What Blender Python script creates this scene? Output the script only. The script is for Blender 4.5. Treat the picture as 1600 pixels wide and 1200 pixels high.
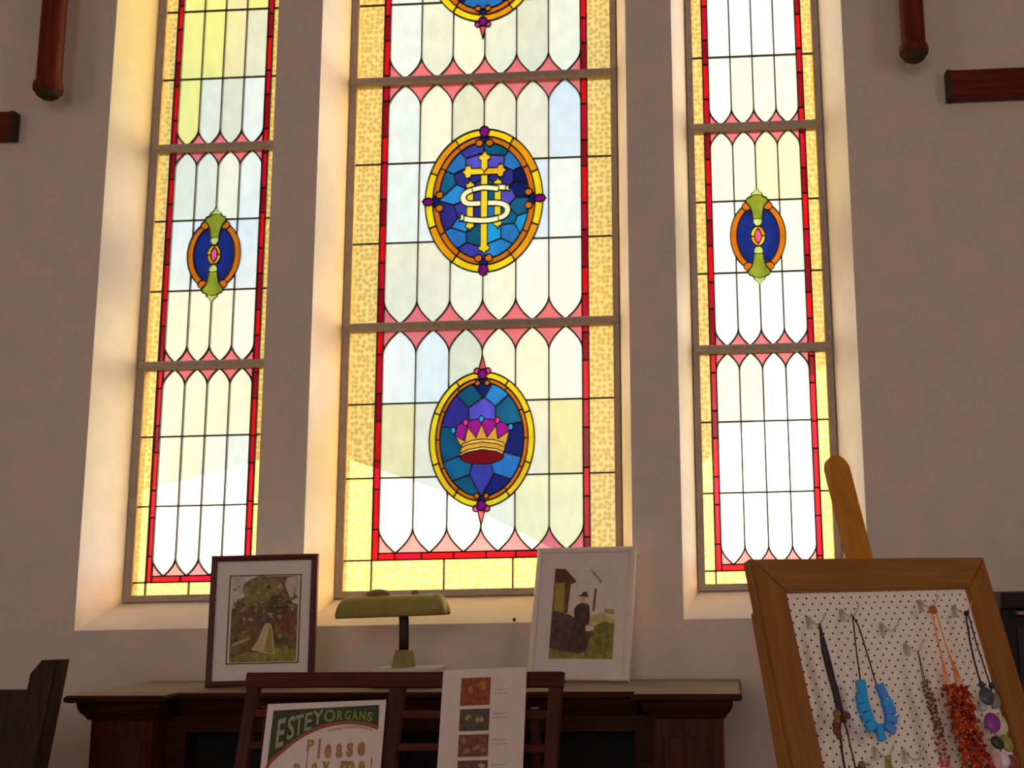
import bpy, bmesh, math, random
from math import sin, cos, pi, radians
from mathutils import Vector, Matrix
from mathutils.geometry import delaunay_2d_cdt

S = bpy.context.scene
COL = S.collection
for o in list(bpy.data.objects):
    bpy.data.objects.remove(o)

# ---------------------------------------------------------------- camera
cam_d = bpy.data.cameras.new('camera')
cam = bpy.data.objects.new('camera', cam_d)
COL.objects.link(cam)
YAW, PITCH, ROLL = -0.0484, 0.1751, -0.0198
fw = Vector((sin(YAW) * cos(PITCH), cos(YAW) * cos(PITCH), sin(PITCH)))
rt0 = Vector((cos(YAW), -sin(YAW), 0))
up0 = rt0.cross(fw)
rt = cos(ROLL) * rt0 + sin(ROLL) * up0
up = -sin(ROLL) * rt0 + cos(ROLL) * up0
cam.matrix_world = Matrix(((rt.x, up.x, -fw.x, 0), (rt.y, up.y, -fw.y, 0), (rt.z, up.z, -fw.z, 1.5), (0, 0, 0, 1)))
cam_d.sensor_fit = 'HORIZONTAL'
cam_d.sensor_width = 36.0
cam_d.lens = 36.0 * 1800.0 / 1600.0
cam_d.shift_x = -(1044.64 - 800.0) / 1600.0
cam_d.clip_start = 0.05
S.camera = cam

# ---------------------------------------------------------------- colour management
S.view_settings.view_transform = 'Standard'
S.view_settings.look = 'None'
S.view_settings.exposure = 0.0
S.view_settings.gamma = 1.0
S.view_settings.use_curve_mapping = False

# ---------------------------------------------------------------- sky
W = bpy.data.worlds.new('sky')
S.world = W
W.use_nodes = True
nt = W.node_tree
nt.nodes.clear()
N = nt.nodes.new
L = nt.links.new
tc = N('ShaderNodeTexCoord')
sep = N('ShaderNodeSeparateXYZ')
L(tc.outputs['Generated'], sep.inputs[0])
cl = N('ShaderNodeTexNoise')
cl.inputs['Scale'].default_value = 4.5
cl.inputs['Detail'].default_value = 4.0
L(tc.outputs['Generated'], cl.inputs['Vector'])
rampc = N('ShaderNodeValToRGB')
e = rampc.color_ramp.elements
e[0].position = 0.36
e[0].color = (0.72, 0.86, 1.0, 1)
e[1].position = 0.66
e[1].color = (1.0, 0.97, 0.84, 1)
m_ = e.new(0.5)
m_.color = (0.93, 0.94, 0.86, 1)
L(cl.outputs['Fac'], rampc.inputs[0])
ab = N('ShaderNodeMath')                # strong warm glow added to both sides of the sky, lighting the window reveals
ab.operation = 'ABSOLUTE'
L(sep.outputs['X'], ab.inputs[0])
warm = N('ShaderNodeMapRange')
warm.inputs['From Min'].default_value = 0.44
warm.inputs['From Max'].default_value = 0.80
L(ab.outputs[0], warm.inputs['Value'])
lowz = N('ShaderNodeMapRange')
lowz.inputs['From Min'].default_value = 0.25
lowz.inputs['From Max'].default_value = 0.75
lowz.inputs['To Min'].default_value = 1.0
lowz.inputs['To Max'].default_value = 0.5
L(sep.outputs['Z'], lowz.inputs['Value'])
side_glow = N('ShaderNodeMath')
side_glow.operation = 'MULTIPLY'
L(warm.outputs[0], side_glow.inputs[0])
L(lowz.outputs[0], side_glow.inputs[1])
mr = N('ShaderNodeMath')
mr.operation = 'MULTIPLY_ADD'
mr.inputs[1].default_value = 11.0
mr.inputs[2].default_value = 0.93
L(side_glow.outputs[0], mr.inputs[0])
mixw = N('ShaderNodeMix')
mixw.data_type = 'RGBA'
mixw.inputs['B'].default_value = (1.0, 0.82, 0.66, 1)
mrx = N('ShaderNodeMapRange')           # sky made brighter toward the right window
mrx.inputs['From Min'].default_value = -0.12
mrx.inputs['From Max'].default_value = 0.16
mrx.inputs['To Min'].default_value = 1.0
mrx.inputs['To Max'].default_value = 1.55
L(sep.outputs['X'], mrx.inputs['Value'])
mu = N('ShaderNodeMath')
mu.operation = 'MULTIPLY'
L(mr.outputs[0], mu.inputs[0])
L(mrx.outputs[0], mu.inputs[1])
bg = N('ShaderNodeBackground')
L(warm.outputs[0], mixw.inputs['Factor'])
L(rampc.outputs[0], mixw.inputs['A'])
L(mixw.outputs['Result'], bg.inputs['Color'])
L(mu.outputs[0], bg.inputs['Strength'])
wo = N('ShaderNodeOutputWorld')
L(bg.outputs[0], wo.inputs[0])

# ---------------------------------------------------------------- lights
def light(name, kind, loc, rot, energy, col, **kw):
    d = bpy.data.lights.new(name, kind)
    d.energy = energy
    d.color = col
    for k, v in kw.items():
        setattr(d, k, v)
    o = bpy.data.objects.new(name, d)
    COL.objects.link(o)
    o.location = loc
    o.rotation_euler = rot
    return o
light('sun', 'SUN', (0, -5, 20), (radians(48), 0, radians(-25)), 4.0, (1.0, 0.93, 0.8), angle=0.02)
WARM = (1.0, 0.83, 0.77)
light('fill_right', 'AREA', (4.2, -1.2, 2.6), (0, radians(80), radians(0)), 36, WARM, shape='RECTANGLE', size=2.2, size_y=2.0)  # three unseen fill lamps added to brighten the room, no windows built there
light('fill_left', 'AREA', (-5.2, -1.2, 2.6), (0, radians(-80), radians(0)), 28, WARM, shape='RECTANGLE', size=2.2, size_y=2.0)
light('fill_back', 'AREA', (-0.4, -5.6, 3.0), (radians(80), 0, 0), 73, WARM, shape='RECTANGLE', size=3.0, size_y=2.4)

# ---------------------------------------------------------------- materials
def lin(c):
    out = []
    for v in c[:3]:
        v = v / 255.0
        out.append(v / 12.92 if v <= 0.04045 else ((v + 0.055) / 1.055) ** 2.4)
    return out
ROOM = (0.285, 0.20, 0.16)               # how bright a white card is in this room
def alb(c):
    return [min(0.93, max(0.004, v / r)) for v, r in zip(lin(c), ROOM)]

MATS = {}
def paint(name, rgb, rough=0.6, var=0.12, scale=30.0, bump=0.0, metal=0.0, raw=None, stretch=None, spec=0.3, sheen=None):
    """matte paint / wood / paper: base colour broken up with a little noise"""
    if name in MATS:
        return MATS[name]
    m = bpy.data.materials.new(name)
    m.use_nodes = True
    t = m.node_tree
    b = t.nodes['Principled BSDF']
    c = raw if raw else alb(rgb)
    b.inputs['Roughness'].default_value = rough
    b.inputs['Metallic'].default_value = metal
    b.inputs['Specular IOR Level'].default_value = spec
    if var > 0:
        co = t.nodes.new('ShaderNodeTexCoord')
        mp = t.nodes.new('ShaderNodeMapping')
        if stretch:
            mp.inputs['Scale'].default_value = stretch
        t.links.new(co.outputs['Object'], mp.inputs[0])
        nz = t.nodes.new('ShaderNodeTexNoise')
        nz.inputs['Scale'].default_value = scale
        nz.inputs['Detail'].default_value = 5
        t.links.new(mp.outputs[0], nz.inputs['Vector'])
        rp = t.nodes.new('ShaderNodeValToRGB')
        rp.color_ramp.elements[0].position = 0.3
        rp.color_ramp.elements[1].position = 0.7
        rp.color_ramp.elements[0].color = (*[max(0, v * (1 - var)) for v in c], 1)
        rp.color_ramp.elements[1].color = (*[min(1, v * (1 + var)) for v in c], 1)
        t.links.new(nz.outputs['Fac'], rp.inputs[0])
        t.links.new(rp.outputs[0], b.inputs['Base Color'])
        if bump > 0:
            bp = t.nodes.new('ShaderNodeBump')
            bp.inputs['Strength'].default_value = bump
            bp.inputs['Distance'].default_value = 0.004
            t.links.new(nz.outputs['Fac'], bp.inputs['Height'])
            t.links.new(bp.outputs[0], b.inputs['Normal'])
    else:
        b.inputs['Base Color'].default_value = (*c, 1)
    MATS[name] = m
    return m
def wood(name, rgb, axis='x', rough=0.45, var=0.35):
    st = {'x': (2, 30, 30), 'z': (30, 30, 2), 'y': (30, 2, 30)}[axis]
    return paint(name, rgb, rough=rough, var=var, scale=2.2, stretch=st, bump=0.05, spec=0.1)

def plaster():
    m = bpy.data.materials.new('plaster')
    m.use_nodes = True
    t = m.node_tree
    b = t.nodes['Principled BSDF']
    b.inputs['Roughness'].default_value = 0.85
    b.inputs['Specular IOR Level'].default_value = 0.1
    co = t.nodes.new('ShaderNodeTexCoord')
    n1 = t.nodes.new('ShaderNodeTexNoise')
    n1.inputs['Scale'].default_value = 9.0
    n1.inputs['Detail'].default_value = 6
    t.links.new(co.outputs['Object'], n1.inputs['Vector'])
    r = t.nodes.new('ShaderNodeValToRGB')
    r.color_ramp.elements[0].position = 0.38
    r.color_ramp.elements[1].position = 0.62
    r.color_ramp.elements[0].color = (0.66, 0.645, 0.60, 1)
    r.color_ramp.elements[1].color = (0.76, 0.645, 0.59, 1)
    t.links.new(n1.outputs['Fac'], r.inputs[0])
    t.links.new(r.outputs[0], b.inputs['Base Color'])
    n2 = t.nodes.new('ShaderNodeTexNoise')
    n2.inputs['Scale'].default_value = 160.0
    t.links.new(co.outputs['Object'], n2.inputs['Vector'])
    bp = t.nodes.new('ShaderNodeBump')
    bp.inputs['Strength'].default_value = 0.12
    bp.inputs['Distance'].default_value = 0.002
    t.links.new(n2.outputs['Fac'], bp.inputs['Height'])
    t.links.new(bp.outputs[0], b.inputs['Normal'])
    return m
PLASTER = plaster()

def glass(name, rgb, kind='streaky', var=0.14, gain=1.0):
    """coloured window glass: part clear, part diffusing"""
    key = 'glass_' + name
    if key in MATS:
        return MATS[key]
    m = bpy.data.materials.new(key)
    m.use_nodes = True
    t = m.node_tree
    t.nodes.clear()
    c = [min(1.0, v * gain) for v in lin(rgb)]
    co = t.nodes.new('ShaderNodeTexCoord')
    rp = t.nodes.new('ShaderNodeValToRGB')
    if kind == 'hammered':
        vo = t.nodes.new('ShaderNodeTexVoronoi')
        vo.voronoi_dimensions = '2D'
        vo.inputs['Scale'].default_value = 50.0
        vo.inputs['Randomness'].default_value = 0.62
        sx_ = t.nodes.new('ShaderNodeSeparateXYZ')
        cb_ = t.nodes.new('ShaderNodeCombineXYZ')
        t.links.new(co.outputs['Object'], sx_.inputs[0])
        t.links.new(sx_.outputs['X'], cb_.inputs['X'])
        t.links.new(sx_.outputs['Z'], cb_.inputs['Y'])
        t.links.new(cb_.outputs[0], vo.inputs['Vector'])
        t.links.new(vo.outputs['Distance'], rp.inputs[0])
        rp.color_ramp.elements[0].position = 0.26
        rp.color_ramp.elements[0].color = (c[0] * .84, c[1] * .74, c[2] * .62, 1)
        rp.color_ramp.elements[1].position = 0.52
        rp.color_ramp.elements[1].color = (*[min(1, v * 1.08 + 0.015) for v in c], 1)
    else:
        nz = t.nodes.new('ShaderNodeTexNoise')
        mp = t.nodes.new('ShaderNodeMapping')
        mp.inputs['Scale'].default_value = (1.0, 1.0, 0.6)
        t.links.new(co.outputs['Object'], mp.inputs[0])
        nz.inputs['Scale'].default_value = 22.0
        nz.inputs['Detail'].default_value = 4.0
        t.links.new(mp.outputs[0], nz.inputs['Vector'])
        t.links.new(nz.outputs['Fac'], rp.inputs[0])
        rp.color_ramp.elements[0].position = 0.3
        rp.color_ramp.elements[0].color = (*[v * (1 - var) for v in c], 1)
        rp.color_ramp.elements[1].position = 0.7
        rp.color_ramp.elements[1].color = (*[min(1, v * (1 + var)) for v in c], 1)
    tr = t.nodes.new('ShaderNodeBsdfTransparent')
    tl = t.nodes.new('ShaderNodeBsdfTranslucent')
    gl = t.nodes.new('ShaderNodeBsdfGlossy')
    gl.inputs['Roughness'].default_value = 0.15
    mx = t.nodes.new('ShaderNodeMixShader')
    mx.inputs[0].default_value = 0.12
    mx2 = t.nodes.new('ShaderNodeMixShader')
    mx2.inputs[0].default_value = 0.03
    out = t.nodes.new('ShaderNodeOutputMaterial')
    t.links.new(rp.outputs[0], tr.inputs['Color'])
    t.links.new(rp.outputs[0], tl.inputs['Color'])
    t.links.new(tr.outputs[0], mx.inputs[1])
    t.links.new(tl.outputs[0], mx.inputs[2])
    t.links.new(mx.outputs[0], mx2.inputs[1])
    t.links.new(gl.outputs[0], mx2.inputs[2])
    t.links.new(mx2.outputs[0], out.inputs[0])
    MATS[key] = m
    return m
def clear_back():
    m = bpy.data.materials.new('glass_outer_face')
    m.use_nodes = True
    t = m.node_tree
    t.nodes.clear()
    tr = t.nodes.new('ShaderNodeBsdfTransparent')
    tr.inputs['Color'].default_value = (0.98, 0.98, 0.98, 1)
    out = t.nodes.new('ShaderNodeOutputMaterial')
    t.links.new(tr.outputs[0], out.inputs[0])
    return m
GBACK = clear_back()
LEAD = paint('lead', (30, 24, 16), rough=0.5, var=0.2, raw=(0.05, 0.045, 0.035), metal=0.3)
STONE = paint('window_stone', (128, 104, 80), rough=0.8, var=0.12, scale=40, raw=(0.40, 0.34, 0.29))

# ---------------------------------------------------------------- object helpers
def tag(o, label=None, cat=None, group=None, kind=None):
    for k, v in (('label', label), ('category', cat), ('group', group), ('kind', kind)):
        if v:
            o[k] = v
    return o
def empty(name, loc=(0, 0, 0), mat=None):
    o = bpy.data.objects.new(name, None)
    COL.objects.link(o)
    o.empty_display_size = 0.05
    if mat is not None:
        o.matrix_basis = mat
    else:
        o.location = loc
    return o
def obj(name, bm, mats, parent=None, loc=None, smooth=False, mat=None):
    me = bpy.data.meshes.new(name)
    bmesh.ops.recalc_face_normals(bm, faces=bm.faces[:])
    bm.to_mesh(me)
    bm.free()
    for m in (mats if isinstance(mats, (list, tuple)) else [mats]):
        me.materials.append(m)
    if smooth:
        me.polygons.foreach_set('use_smooth', [True] * len(me.polygons))
    o = bpy.data.objects.new(name, me)
    COL.objects.link(o)
    if parent is not None:
        o.parent = parent
    if mat is not None:
        o.matrix_basis = mat
    elif loc is not None:
        o.location = loc
    return o
def copy_tree(o, parent=None):
    c = o.copy()
    COL.objects.link(c)
    c.parent = parent
    for ch in list(o.children):
        copy_tree(ch, c)
    return c
def BM():
    return bmesh.new()
def box(bm, x0, x1, y0, y1, z0, z1, bev=0.0, mi=0):
    vs = [bm.verts.new(p) for p in ((x0, y0, z0), (x1, y0, z0), (x1, y1, z0), (x0, y1, z0), (x0, y0, z1), (x1, y0, z1), (x1, y1, z1), (x0, y1, z1))]
    fs = [bm.faces.new([vs[i] for i in f]) for f in ((0, 3, 2, 1), (4, 5, 6, 7), (0, 1, 5, 4), (1, 2, 6, 5), (2, 3, 7, 6), (3, 0, 4, 7))]
    for f in fs:
        f.material_index = mi
    if bev > 0:
        es = list({e for f in fs for e in f.edges})
        bmesh.ops.bevel(bm, geom=es, offset=bev, segments=2, affect='EDGES', profile=0.6)
    return vs
def prism(bm, pts, y0, y1, bev=0.0, mi=0):
    """outline in x,z pushed from y0 to y1"""
    a = [bm.verts.new((x, y0, z)) for x, z in pts]
    b = [bm.verts.new((x, y1, z)) for x, z in pts]
    n = len(pts)
    fs = [bm.faces.new(a), bm.faces.new(b[::-1])]
    for i in range(n):
        fs.append(bm.faces.new((a[i], b[i], b[(i + 1) % n], a[(i + 1) % n])))
    for f in fs:
        f.material_index = mi
    if bev > 0:
        es = list({e for f in fs[:2] for e in f.edges})
        bmesh.ops.bevel(bm, geom=es, offset=bev, segments=2, affect='EDGES')
def tube(bm, pts, r, seg=8, closed_ends=True):
    pts = [Vector(p) for p in pts]
    rs = r if isinstance(r, (list, tuple)) else [r] * len(pts)
    rings = []
    prev = None
    for i, p in enumerate(pts):
        d = (pts[min(i + 1, len(pts) - 1)] - pts[max(i - 1, 0)]).normalized()
        a = prev - prev.dot(d) * d if prev is not None else d.cross(Vector((0, 1, 0)) if abs(d.y) < 0.9 else Vector((1, 0, 0)))
        a.normalize()
        prev = a
        b = d.cross(a)
        rings.append([bm.verts.new(p + rs[i] * (cos(2 * pi * k / seg) * a + sin(2 * pi * k / seg) * b)) for k in range(seg)])
    for r0, r1 in zip(rings, rings[1:]):
        for k in range(seg):
            bm.faces.new((r0[k], r0[(k + 1) % seg], r1[(k + 1) % seg], r1[k]))
    if closed_ends:
        bm.faces.new(rings[0][::-1])
        bm.faces.new(rings[-1])
def lathe(bm, prof, seg=32, cx=0.0, cy=0.0):
    rings = []
    for r, z in prof:
        rings.append([bm.verts.new((cx + r * cos(2 * pi * k / seg), cy + r * sin(2 * pi * k / seg), z)) for k in range(seg)])
    for r0, r1 in zip(rings, rings[1:]):
        for k in range(seg):
            bm.faces.new((r0[k], r0[(k + 1) % seg], r1[(k + 1) % seg], r1[k]))
    bm.faces.new(rings[0][::-1])
    bm.faces.new(rings[-1])
def ball(bm, c, rx, ry=None, rz=None, seg=14, rings=9, rot=0.0):
    ry = ry or rx
    rz = rz or rx
    m = Matrix.Translation(c) @ Matrix.Rotation(rot, 4, 'Y') @ Matrix.Diagonal((rx, ry, rz, 1))
    bmesh.ops.create_uvsphere(bm, u_segments=seg, v_segments=rings, radius=1.0, matrix=m)

# ---------------------------------------------------------------- flat pieces laid side by side, later ones cut into earlier ones
def overlay(pieces):
    co, eds, key = [], [], {}
    def vid(q):
        k = (round(q[0] * 2e4), round(q[1] * 2e4))
        if k not in key:
            key[k] = len(co)
            co.append(Vector(q))
        return key[k]
    for p in pieces:
        ids = [vid(q) for q in p['poly']]
        for i, j in zip(ids, ids[1:] + ids[:1]):
            if i != j:
                eds.append((i, j))
        p['bb'] = (min(q[0] for q in p['poly']), max(q[0] for q in p['poly']), min(q[1] for q in p['poly']), max(q[1] for q in p['poly']))
    v, e, f = delaunay_2d_cdt(co, list(set(eds)), [], 0, 1e-5)[:3]
    def inside(poly, x, y):
        r = False
        x1, y1 = poly[-1]
        for x2, y2 in poly:
            if (y2 > y) != (y1 > y) and x < (x1 - x2) * (y - y2) / (y1 - y2) + x2:
                r = not r
            x1, y1 = x2, y2
        return r
    tri = []
    for a in f:
        x = sum(v[i].x for i in a) / len(a)
        y = sum(v[i].y for i in a) / len(a)
        for t in range(len(pieces) - 1, -1, -1):
            bb = pieces[t]['bb']
            if bb[0] <= x <= bb[1] and bb[2] <= y <= bb[3] and inside(pieces[t]['poly'], x, y):
                tri.append((list(a), t))
                break
    edge = {}
    for a, t in tri:
        for i in range(len(a)):
            k = tuple(sorted((a[i], a[(i + 1) % len(a)])))
            edge.setdefault(k, []).append(t)
    cuts = [(k, max(ts)) for k, ts in edge.items() if len(ts) == 2 and ts[0] != ts[1]]
    return v, tri, cuts
def sheet(name, pieces, v, tri, keep, y, parent, thick=0.004):
    """panes of one part: coloured face inside, clear face outside"""
    bm = BM()
    mats = [GBACK]
    idx = {}
    vm, vb = {}, {}
    for a, t in tri:
        if not keep(pieces[t]):
            continue
        mt = pieces[t]['mat']
        if mt.name not in idx:
            idx[mt.name] = len(mats)
            mats.append(mt)
        for i in a:
            if i not in vm:
                vm[i] = bm.verts.new((v[i].x, y, v[i].y))
                vb[i] = bm.verts.new((v[i].x, y + thick, v[i].y))
        try:
            f = bm.faces.new([vm[i] for i in a])
            f.material_index = idx[mt.name]
            g = bm.faces.new([vb[i] for i in a][::-1])
            g.material_index = 0
        except ValueError:
            pass
    return obj(name, bm, mats, parent)
def leads(name, pieces, v, cuts, keep, y, parent, width=0.0062, depth=0.010):
    bm = BM()
    for (i, j), t in cuts:
        p = pieces[t]
        if not keep(p):
            continue
        w = p.get('lead', width)
        if w <= 0:
            continue
        a, b = v[i], v[j]
        d = b - a
        if d.length < 1e-5:
            continue
        d.normalize()
        n = Vector((-d.y, d.x)) * (w / 2)
        a = a - d * w * 0.3
        b = b + d * w * 0.3
        y0, y1 = y - depth / 2, y + depth / 2
        q = [(a + n), (b + n), (b - n), (a - n)]
        # rounded strip: narrower raised face toward the room
        fr = [bm.verts.new((c.x, y0, c.y)) for c in (a + n * .6, b + n * .6, b - n * .6, a - n * .6)]
        md = [bm.verts.new((c.x, y0 + depth * .35, c.y)) for c in q]
        bk = [bm.verts.new((c.x, y1, c.y)) for c in q]
        bm.faces.new(fr)
        bm.faces.new(bk[::-1])
        for k in range(4):
            bm.faces.new((fr[k], md[k], md[(k + 1) % 4], fr[(k + 1) % 4]))
            bm.faces.new((md[k], bk[k], bk[(k + 1) % 4], md[(k + 1) % 4]))
    return obj(name, bm, LEAD, parent)
def ell(cx, cz, a, b, n=72, t0=0.0, t1=2 * pi):
    k = n if abs(t1 - t0 - 2 * pi) < 1e-6 else n + 1
    return [(cx + a * cos(t0 + (t1 - t0) * i / n), cz + b * sin(t0 + (t1 - t0) * i / n)) for i in range(k)]
def arcband(cx, cz, a0, b0, a1, b1, t0, t1, n=14):
    o = [(cx + a0 * cos(t0 + (t1 - t0) * i / n), cz + b0 * sin(t0 + (t1 - t0) * i / n)) for i in range(n + 1)]
    i_ = [(cx + a1 * cos(t0 + (t1 - t0) * i / n), cz + b1 * sin(t0 + (t1 - t0) * i / n)) for i in range(n + 1)]
    return o + i_[::-1]
def clip(poly, px, pz, nx, nz):
    out = []
    for i in range(len(poly)):
        a, b = poly[i], poly[(i + 1) % len(poly)]
        da = (a[0] - px) * nx + (a[1] - pz) * nz
        db = (b[0] - px) * nx + (b[1] - pz) * nz
        if da <= 0:
            out.append(a)
        if da * db < 0:
            t = da / (da - db)
            out.append((a[0] + (b[0] - a[0]) * t, a[1] + (b[1] - a[1]) * t))
    return out
def cells(seeds, outline):
    res = []
    for i, s in enumerate(seeds):
        p = outline
        for j, q in enumerate(seeds):
            if i != j and p:
                p = clip(p, (s[0] + q[0]) / 2, (s[1] + q[1]) / 2, q[0] - s[0], q[1] - s[1])
        res.append(p)
    return res
def stroke(pts, w):
    """ribbon outline along a path"""
    P = [Vector(p) for p in pts]
    l, r = [], []
    for i, p in enumerate(P):
        d = (P[min(i + 1, len(P) - 1)] - P[max(i - 1, 0)]).normalized()
        n = Vector((-d.y, d.x)) * w / 2
        l.append(tuple(p + n))
        r.append(tuple(p - n))
    return l + r[::-1]
def spline(pts, k=6):
    out = []
    for i in range(len(pts) - 1):
        p0, p1, p2, p3 = pts[max(i - 1, 0)], pts[i], pts[i + 1], pts[min(i + 2, len(pts) - 1)]
        for j in range(k):
            t = j / k
            out.append(tuple(0.5 * (2 * b + (c - a) * t + (2 * a - 5 * b + 4 * c - d) * t * t + (3 * b - a - 3 * c + d) * t ** 3) for a, b, c, d in zip(p0, p1, p2, p3)))
    out.append(tuple(pts[-1]))
    return out

# ---------------------------------------------------------------- the three windows
YG = 4.238                                # glass
YW = 4.0                                  # wall face
SP = 4.55                                 # springing of the pointed heads
def pointed(x0, x1, zb, spring, rise, n=10):
    """pointed-arch outline, counter-clockwise from bottom left"""
    w = x1 - x0
    pts = [(x0, zb), (x1, zb), (x1, spring)]
    for i in range(1, n):
        t = i / n
        pts.append((x1 - w / 2 * t ** 1.8, spring + rise * t))
    pts.append(((x0 + x1) / 2, spring + rise))
    for i in range(n - 1, 0, -1):
        t = i / n
        pts.append((x0 + w / 2 * t ** 1.8, spring + rise * t))
    pts.append((x0, spring))
    return pts

CLEAR = {
    'a': (250, 249, 226), 'b': (238, 240, 222), 'c': (240, 247, 246), 'd': (243, 238, 214),
    'e': (252, 246, 198), 'y': (252, 242, 150), 'f': (255, 254, 246), 'g': (232, 232, 208), 'h': (247, 234, 178), 'i': (230, 241, 250)}
def clr(k):
    return glass('clear_' + {'a': 'cream', 'b': 'grey_cream', 'c': 'pale_blue', 'd': 'pinkish_cream', 'e': 'straw', 'f': 'white', 'g': 'smoky', 'h': 'amber_cream', 'i': 'ice_blue', 'y': 'straw_yellow'}[k], CLEAR[k], var=0.05)
GOLD = glass('gold_hammered', (252, 212, 126), kind='hammered')
REDS = [glass('ruby', (225, 14, 22)), glass('dark_ruby', (150, 8, 26)), glass('crimson', (200, 10, 40))]
PINK = glass('rose_pink', (240, 122, 128), var=0.08)

def lancet(xa, xb, z0, z1, arch, tip):
    w = xb - xa
    m = (xa + xb) / 2
    n = 7
    pts = []
    if 'b' in tip:
        for i in range(n + 1):
            t = 1 - i / n
            pts.append((xa + w / 2 * t ** 1.8, z0 + arch * (1 - t)))
        pts = pts[::-1]
        left_b = pts
        right_b = [(xa + xb - x, z) for x, z in left_b][::-1]
    else:
        left_b, right_b = [(xa, z0)], [(xb, z0)]
    if 't' in tip:
        lt = [(xa + w / 2 * (i / n) ** 1.8, z1 - arch * (1 - i / n)) for i in range(n + 1)]
        rtp = [(xa + xb - x, z) for x, z in lt][::-1]
    else:
        lt, rtp = [(xa, z1)], [(xb, z1)]
    poly = left_b[::-1]                  # from tip up the left? start bottom tip going right
    poly = right_b + rtp[::-1] + lt[::-1] + left_b
    # order: bottom tip -> right side up -> top tip -> left side down
    if 'b' in tip:
        rb = right_b                      # from spring? ensure tip first
        if abs(rb[0][0] - m) > 1e-6:
            rb = rb[::-1]
        lb = left_b
        if abs(lb[-1][0] - m) > 1e-6:
            lb = lb[::-1]
    else:
        rb, lb = right_b, left_b
    if 't' in tip:
        rr = rtp
        if abs(rr[-1][0] - m) > 1e-6:
            rr = rr[::-1]
        ll = lt
        if abs(ll[0][0] - m) > 1e-6:
            ll = ll[::-1]
    else:
        rr, ll = rtp, lt
    poly = rb + rr + ll + lb
    out = []
    for p in poly:
        if not out or (abs(out[-1][0] - p[0]) + abs(out[-1][1] - p[1])) > 1e-6:
            out.append(p)
    if (abs(out[-1][0] - out[0][0]) + abs(out[-1][1] - out[0][1])) < 1e-6:
        out.pop()
    return out
def hslice(poly, za, zb):
    p = clip(poly, 0, zb, 0, 1)
    return clip(p, 0, za, 0, -1)

def panel(P, x0, x1, n, z0, z1, zl, arch, tip, tints):
    """pink ground, n lancets each cut at heights zl"""
    w = (x1 - x0) / n
    edges = [x0] + [x0 + w * (i + .5) for i in range(n)] + [x1]
    for a, b in zip(edges, edges[1:]):
        P.append(dict(part='pane', mat=PINK, poly=[(a, z0), (b, z0), (b, (z0 + z1) / 2), (a, (z0 + z1) / 2)]))
        P.append(dict(part='pane', mat=PINK, poly=[(a, (z0 + z1) / 2), (b, (z0 + z1) / 2), (b, z1), (a, z1)]))
    zz = [z0] + sorted(zl) + [z1]
    for i in range(n):
        poly = lancet(x0 + w * i, x0 + w * (i + 1), z0, z1, arch, tip)
        for k in range(len(zz) - 1):
            q = hslice(poly, zz[k], zz[k + 1])
            if len(q) > 2:
                P.append(dict(part='pane', mat=clr(tints[k][i % len(tints[k])]), poly=q))
def strips(P, x0, x1, z0, z1, cutz, mats, part, off=0):
    zs = [z0] + [z for z in sorted(cutz) if z0 + .01 < z < z1 - .01] + [z1]
    for k in range(len(zs) - 1):
        P.append(dict(part=part, mat=mats[(k + off) % len(mats)], poly=[(x0, zs[k]), (x1, zs[k]), (x1, zs[k + 1]), (x0, zs[k + 1])]))

G = lambda n, c, **k: glass(n, c, **k)
YEL, AMB, ORG = G('yellow', (252, 214, 30)), G('amber', (236, 158, 22)), G('orange_brown', (206, 112, 20))
PURP, MAG, ROSE = G('purple', (122, 16, 120)), G('magenta_pink', (244, 66, 150)), G('coral', (240, 84, 88))
BLU = {'indigo': (58, 62, 158), 'teal': (14, 84, 116), 'blue': (40, 112, 188), 'violet': (88, 80, 198), 'navy': (18, 32, 104), 'sky': (44, 134, 214),
       'cyan': (34, 158, 228), 'ink': (14, 22, 84), 'petrol': (22, 96, 138), 'dusk': (46, 44, 132)}
BL = {k: G('blue_' + k, v, var=0.22) for k, v in BLU.items()}

def medallion_ring(P, cx, cz, a, b, th, th2, gaps, lw=0.0058, ring=None):
    joints = [radians(x) for x in (60, 24, -22, -58, -122, -158, -204, -240)]
    js = sorted([j % (2 * pi) for j in joints] + [radians(g) for g in gaps])
    P.append(dict(part='medallion_ring', mat=BL['navy'], poly=ell(cx, cz, a, b), lead=lw))
    for k, (t0, t1) in enumerate(zip(js, js[1:] + [js[0] + 2 * pi])):
        P.append(dict(part='medallion_ring', mat=(ring or (YEL, AMB, YEL))[k % 3], poly=arcband(cx, cz, a, b, a - th, b - th, t0, t1), lead=lw))
    # inner C-scrolls, one between each pair of gaps, with curled ends
    gs = [radians(g) for g in gaps]
    a1, b1 = a - th, b - th
    for k, g in enumerate(gs):
        g1 = gs[(k + 1) % len(gs)]
        if g1 <= g:
            g1 += 2 * pi
        d = 0.085 if len(gs) == 4 else 0.07
        n = 3 if len(gs) == 4 else 6
        tt = [g + d + (g1 - g - 2 * d) * i / n for i in range(n + 1)]
        for t0, t1 in zip(tt, tt[1:]):
            P.append(dict(part='medallion_ring', mat=ORG, poly=arcband(cx, cz, a1, b1, a1 - th2, b1 - th2, t0, t1, 10), lead=lw * .8))
    return a1 - th2, b1 - th2
def curls(P, cx, cz, a, b, gaps, r, lw=0.0045):
    for g in gaps:
        t = radians(g)
        for s in (-1, 1):
            d = 0.115 * s
            x, z = cx + (a - r * .1) * cos(t + d), cz + (b - r * .1) * sin(t + d)
            P.append(dict(part='medallion_ring', mat=ORG, poly=ell(x, z, r, r, 14), lead=lw))
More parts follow.
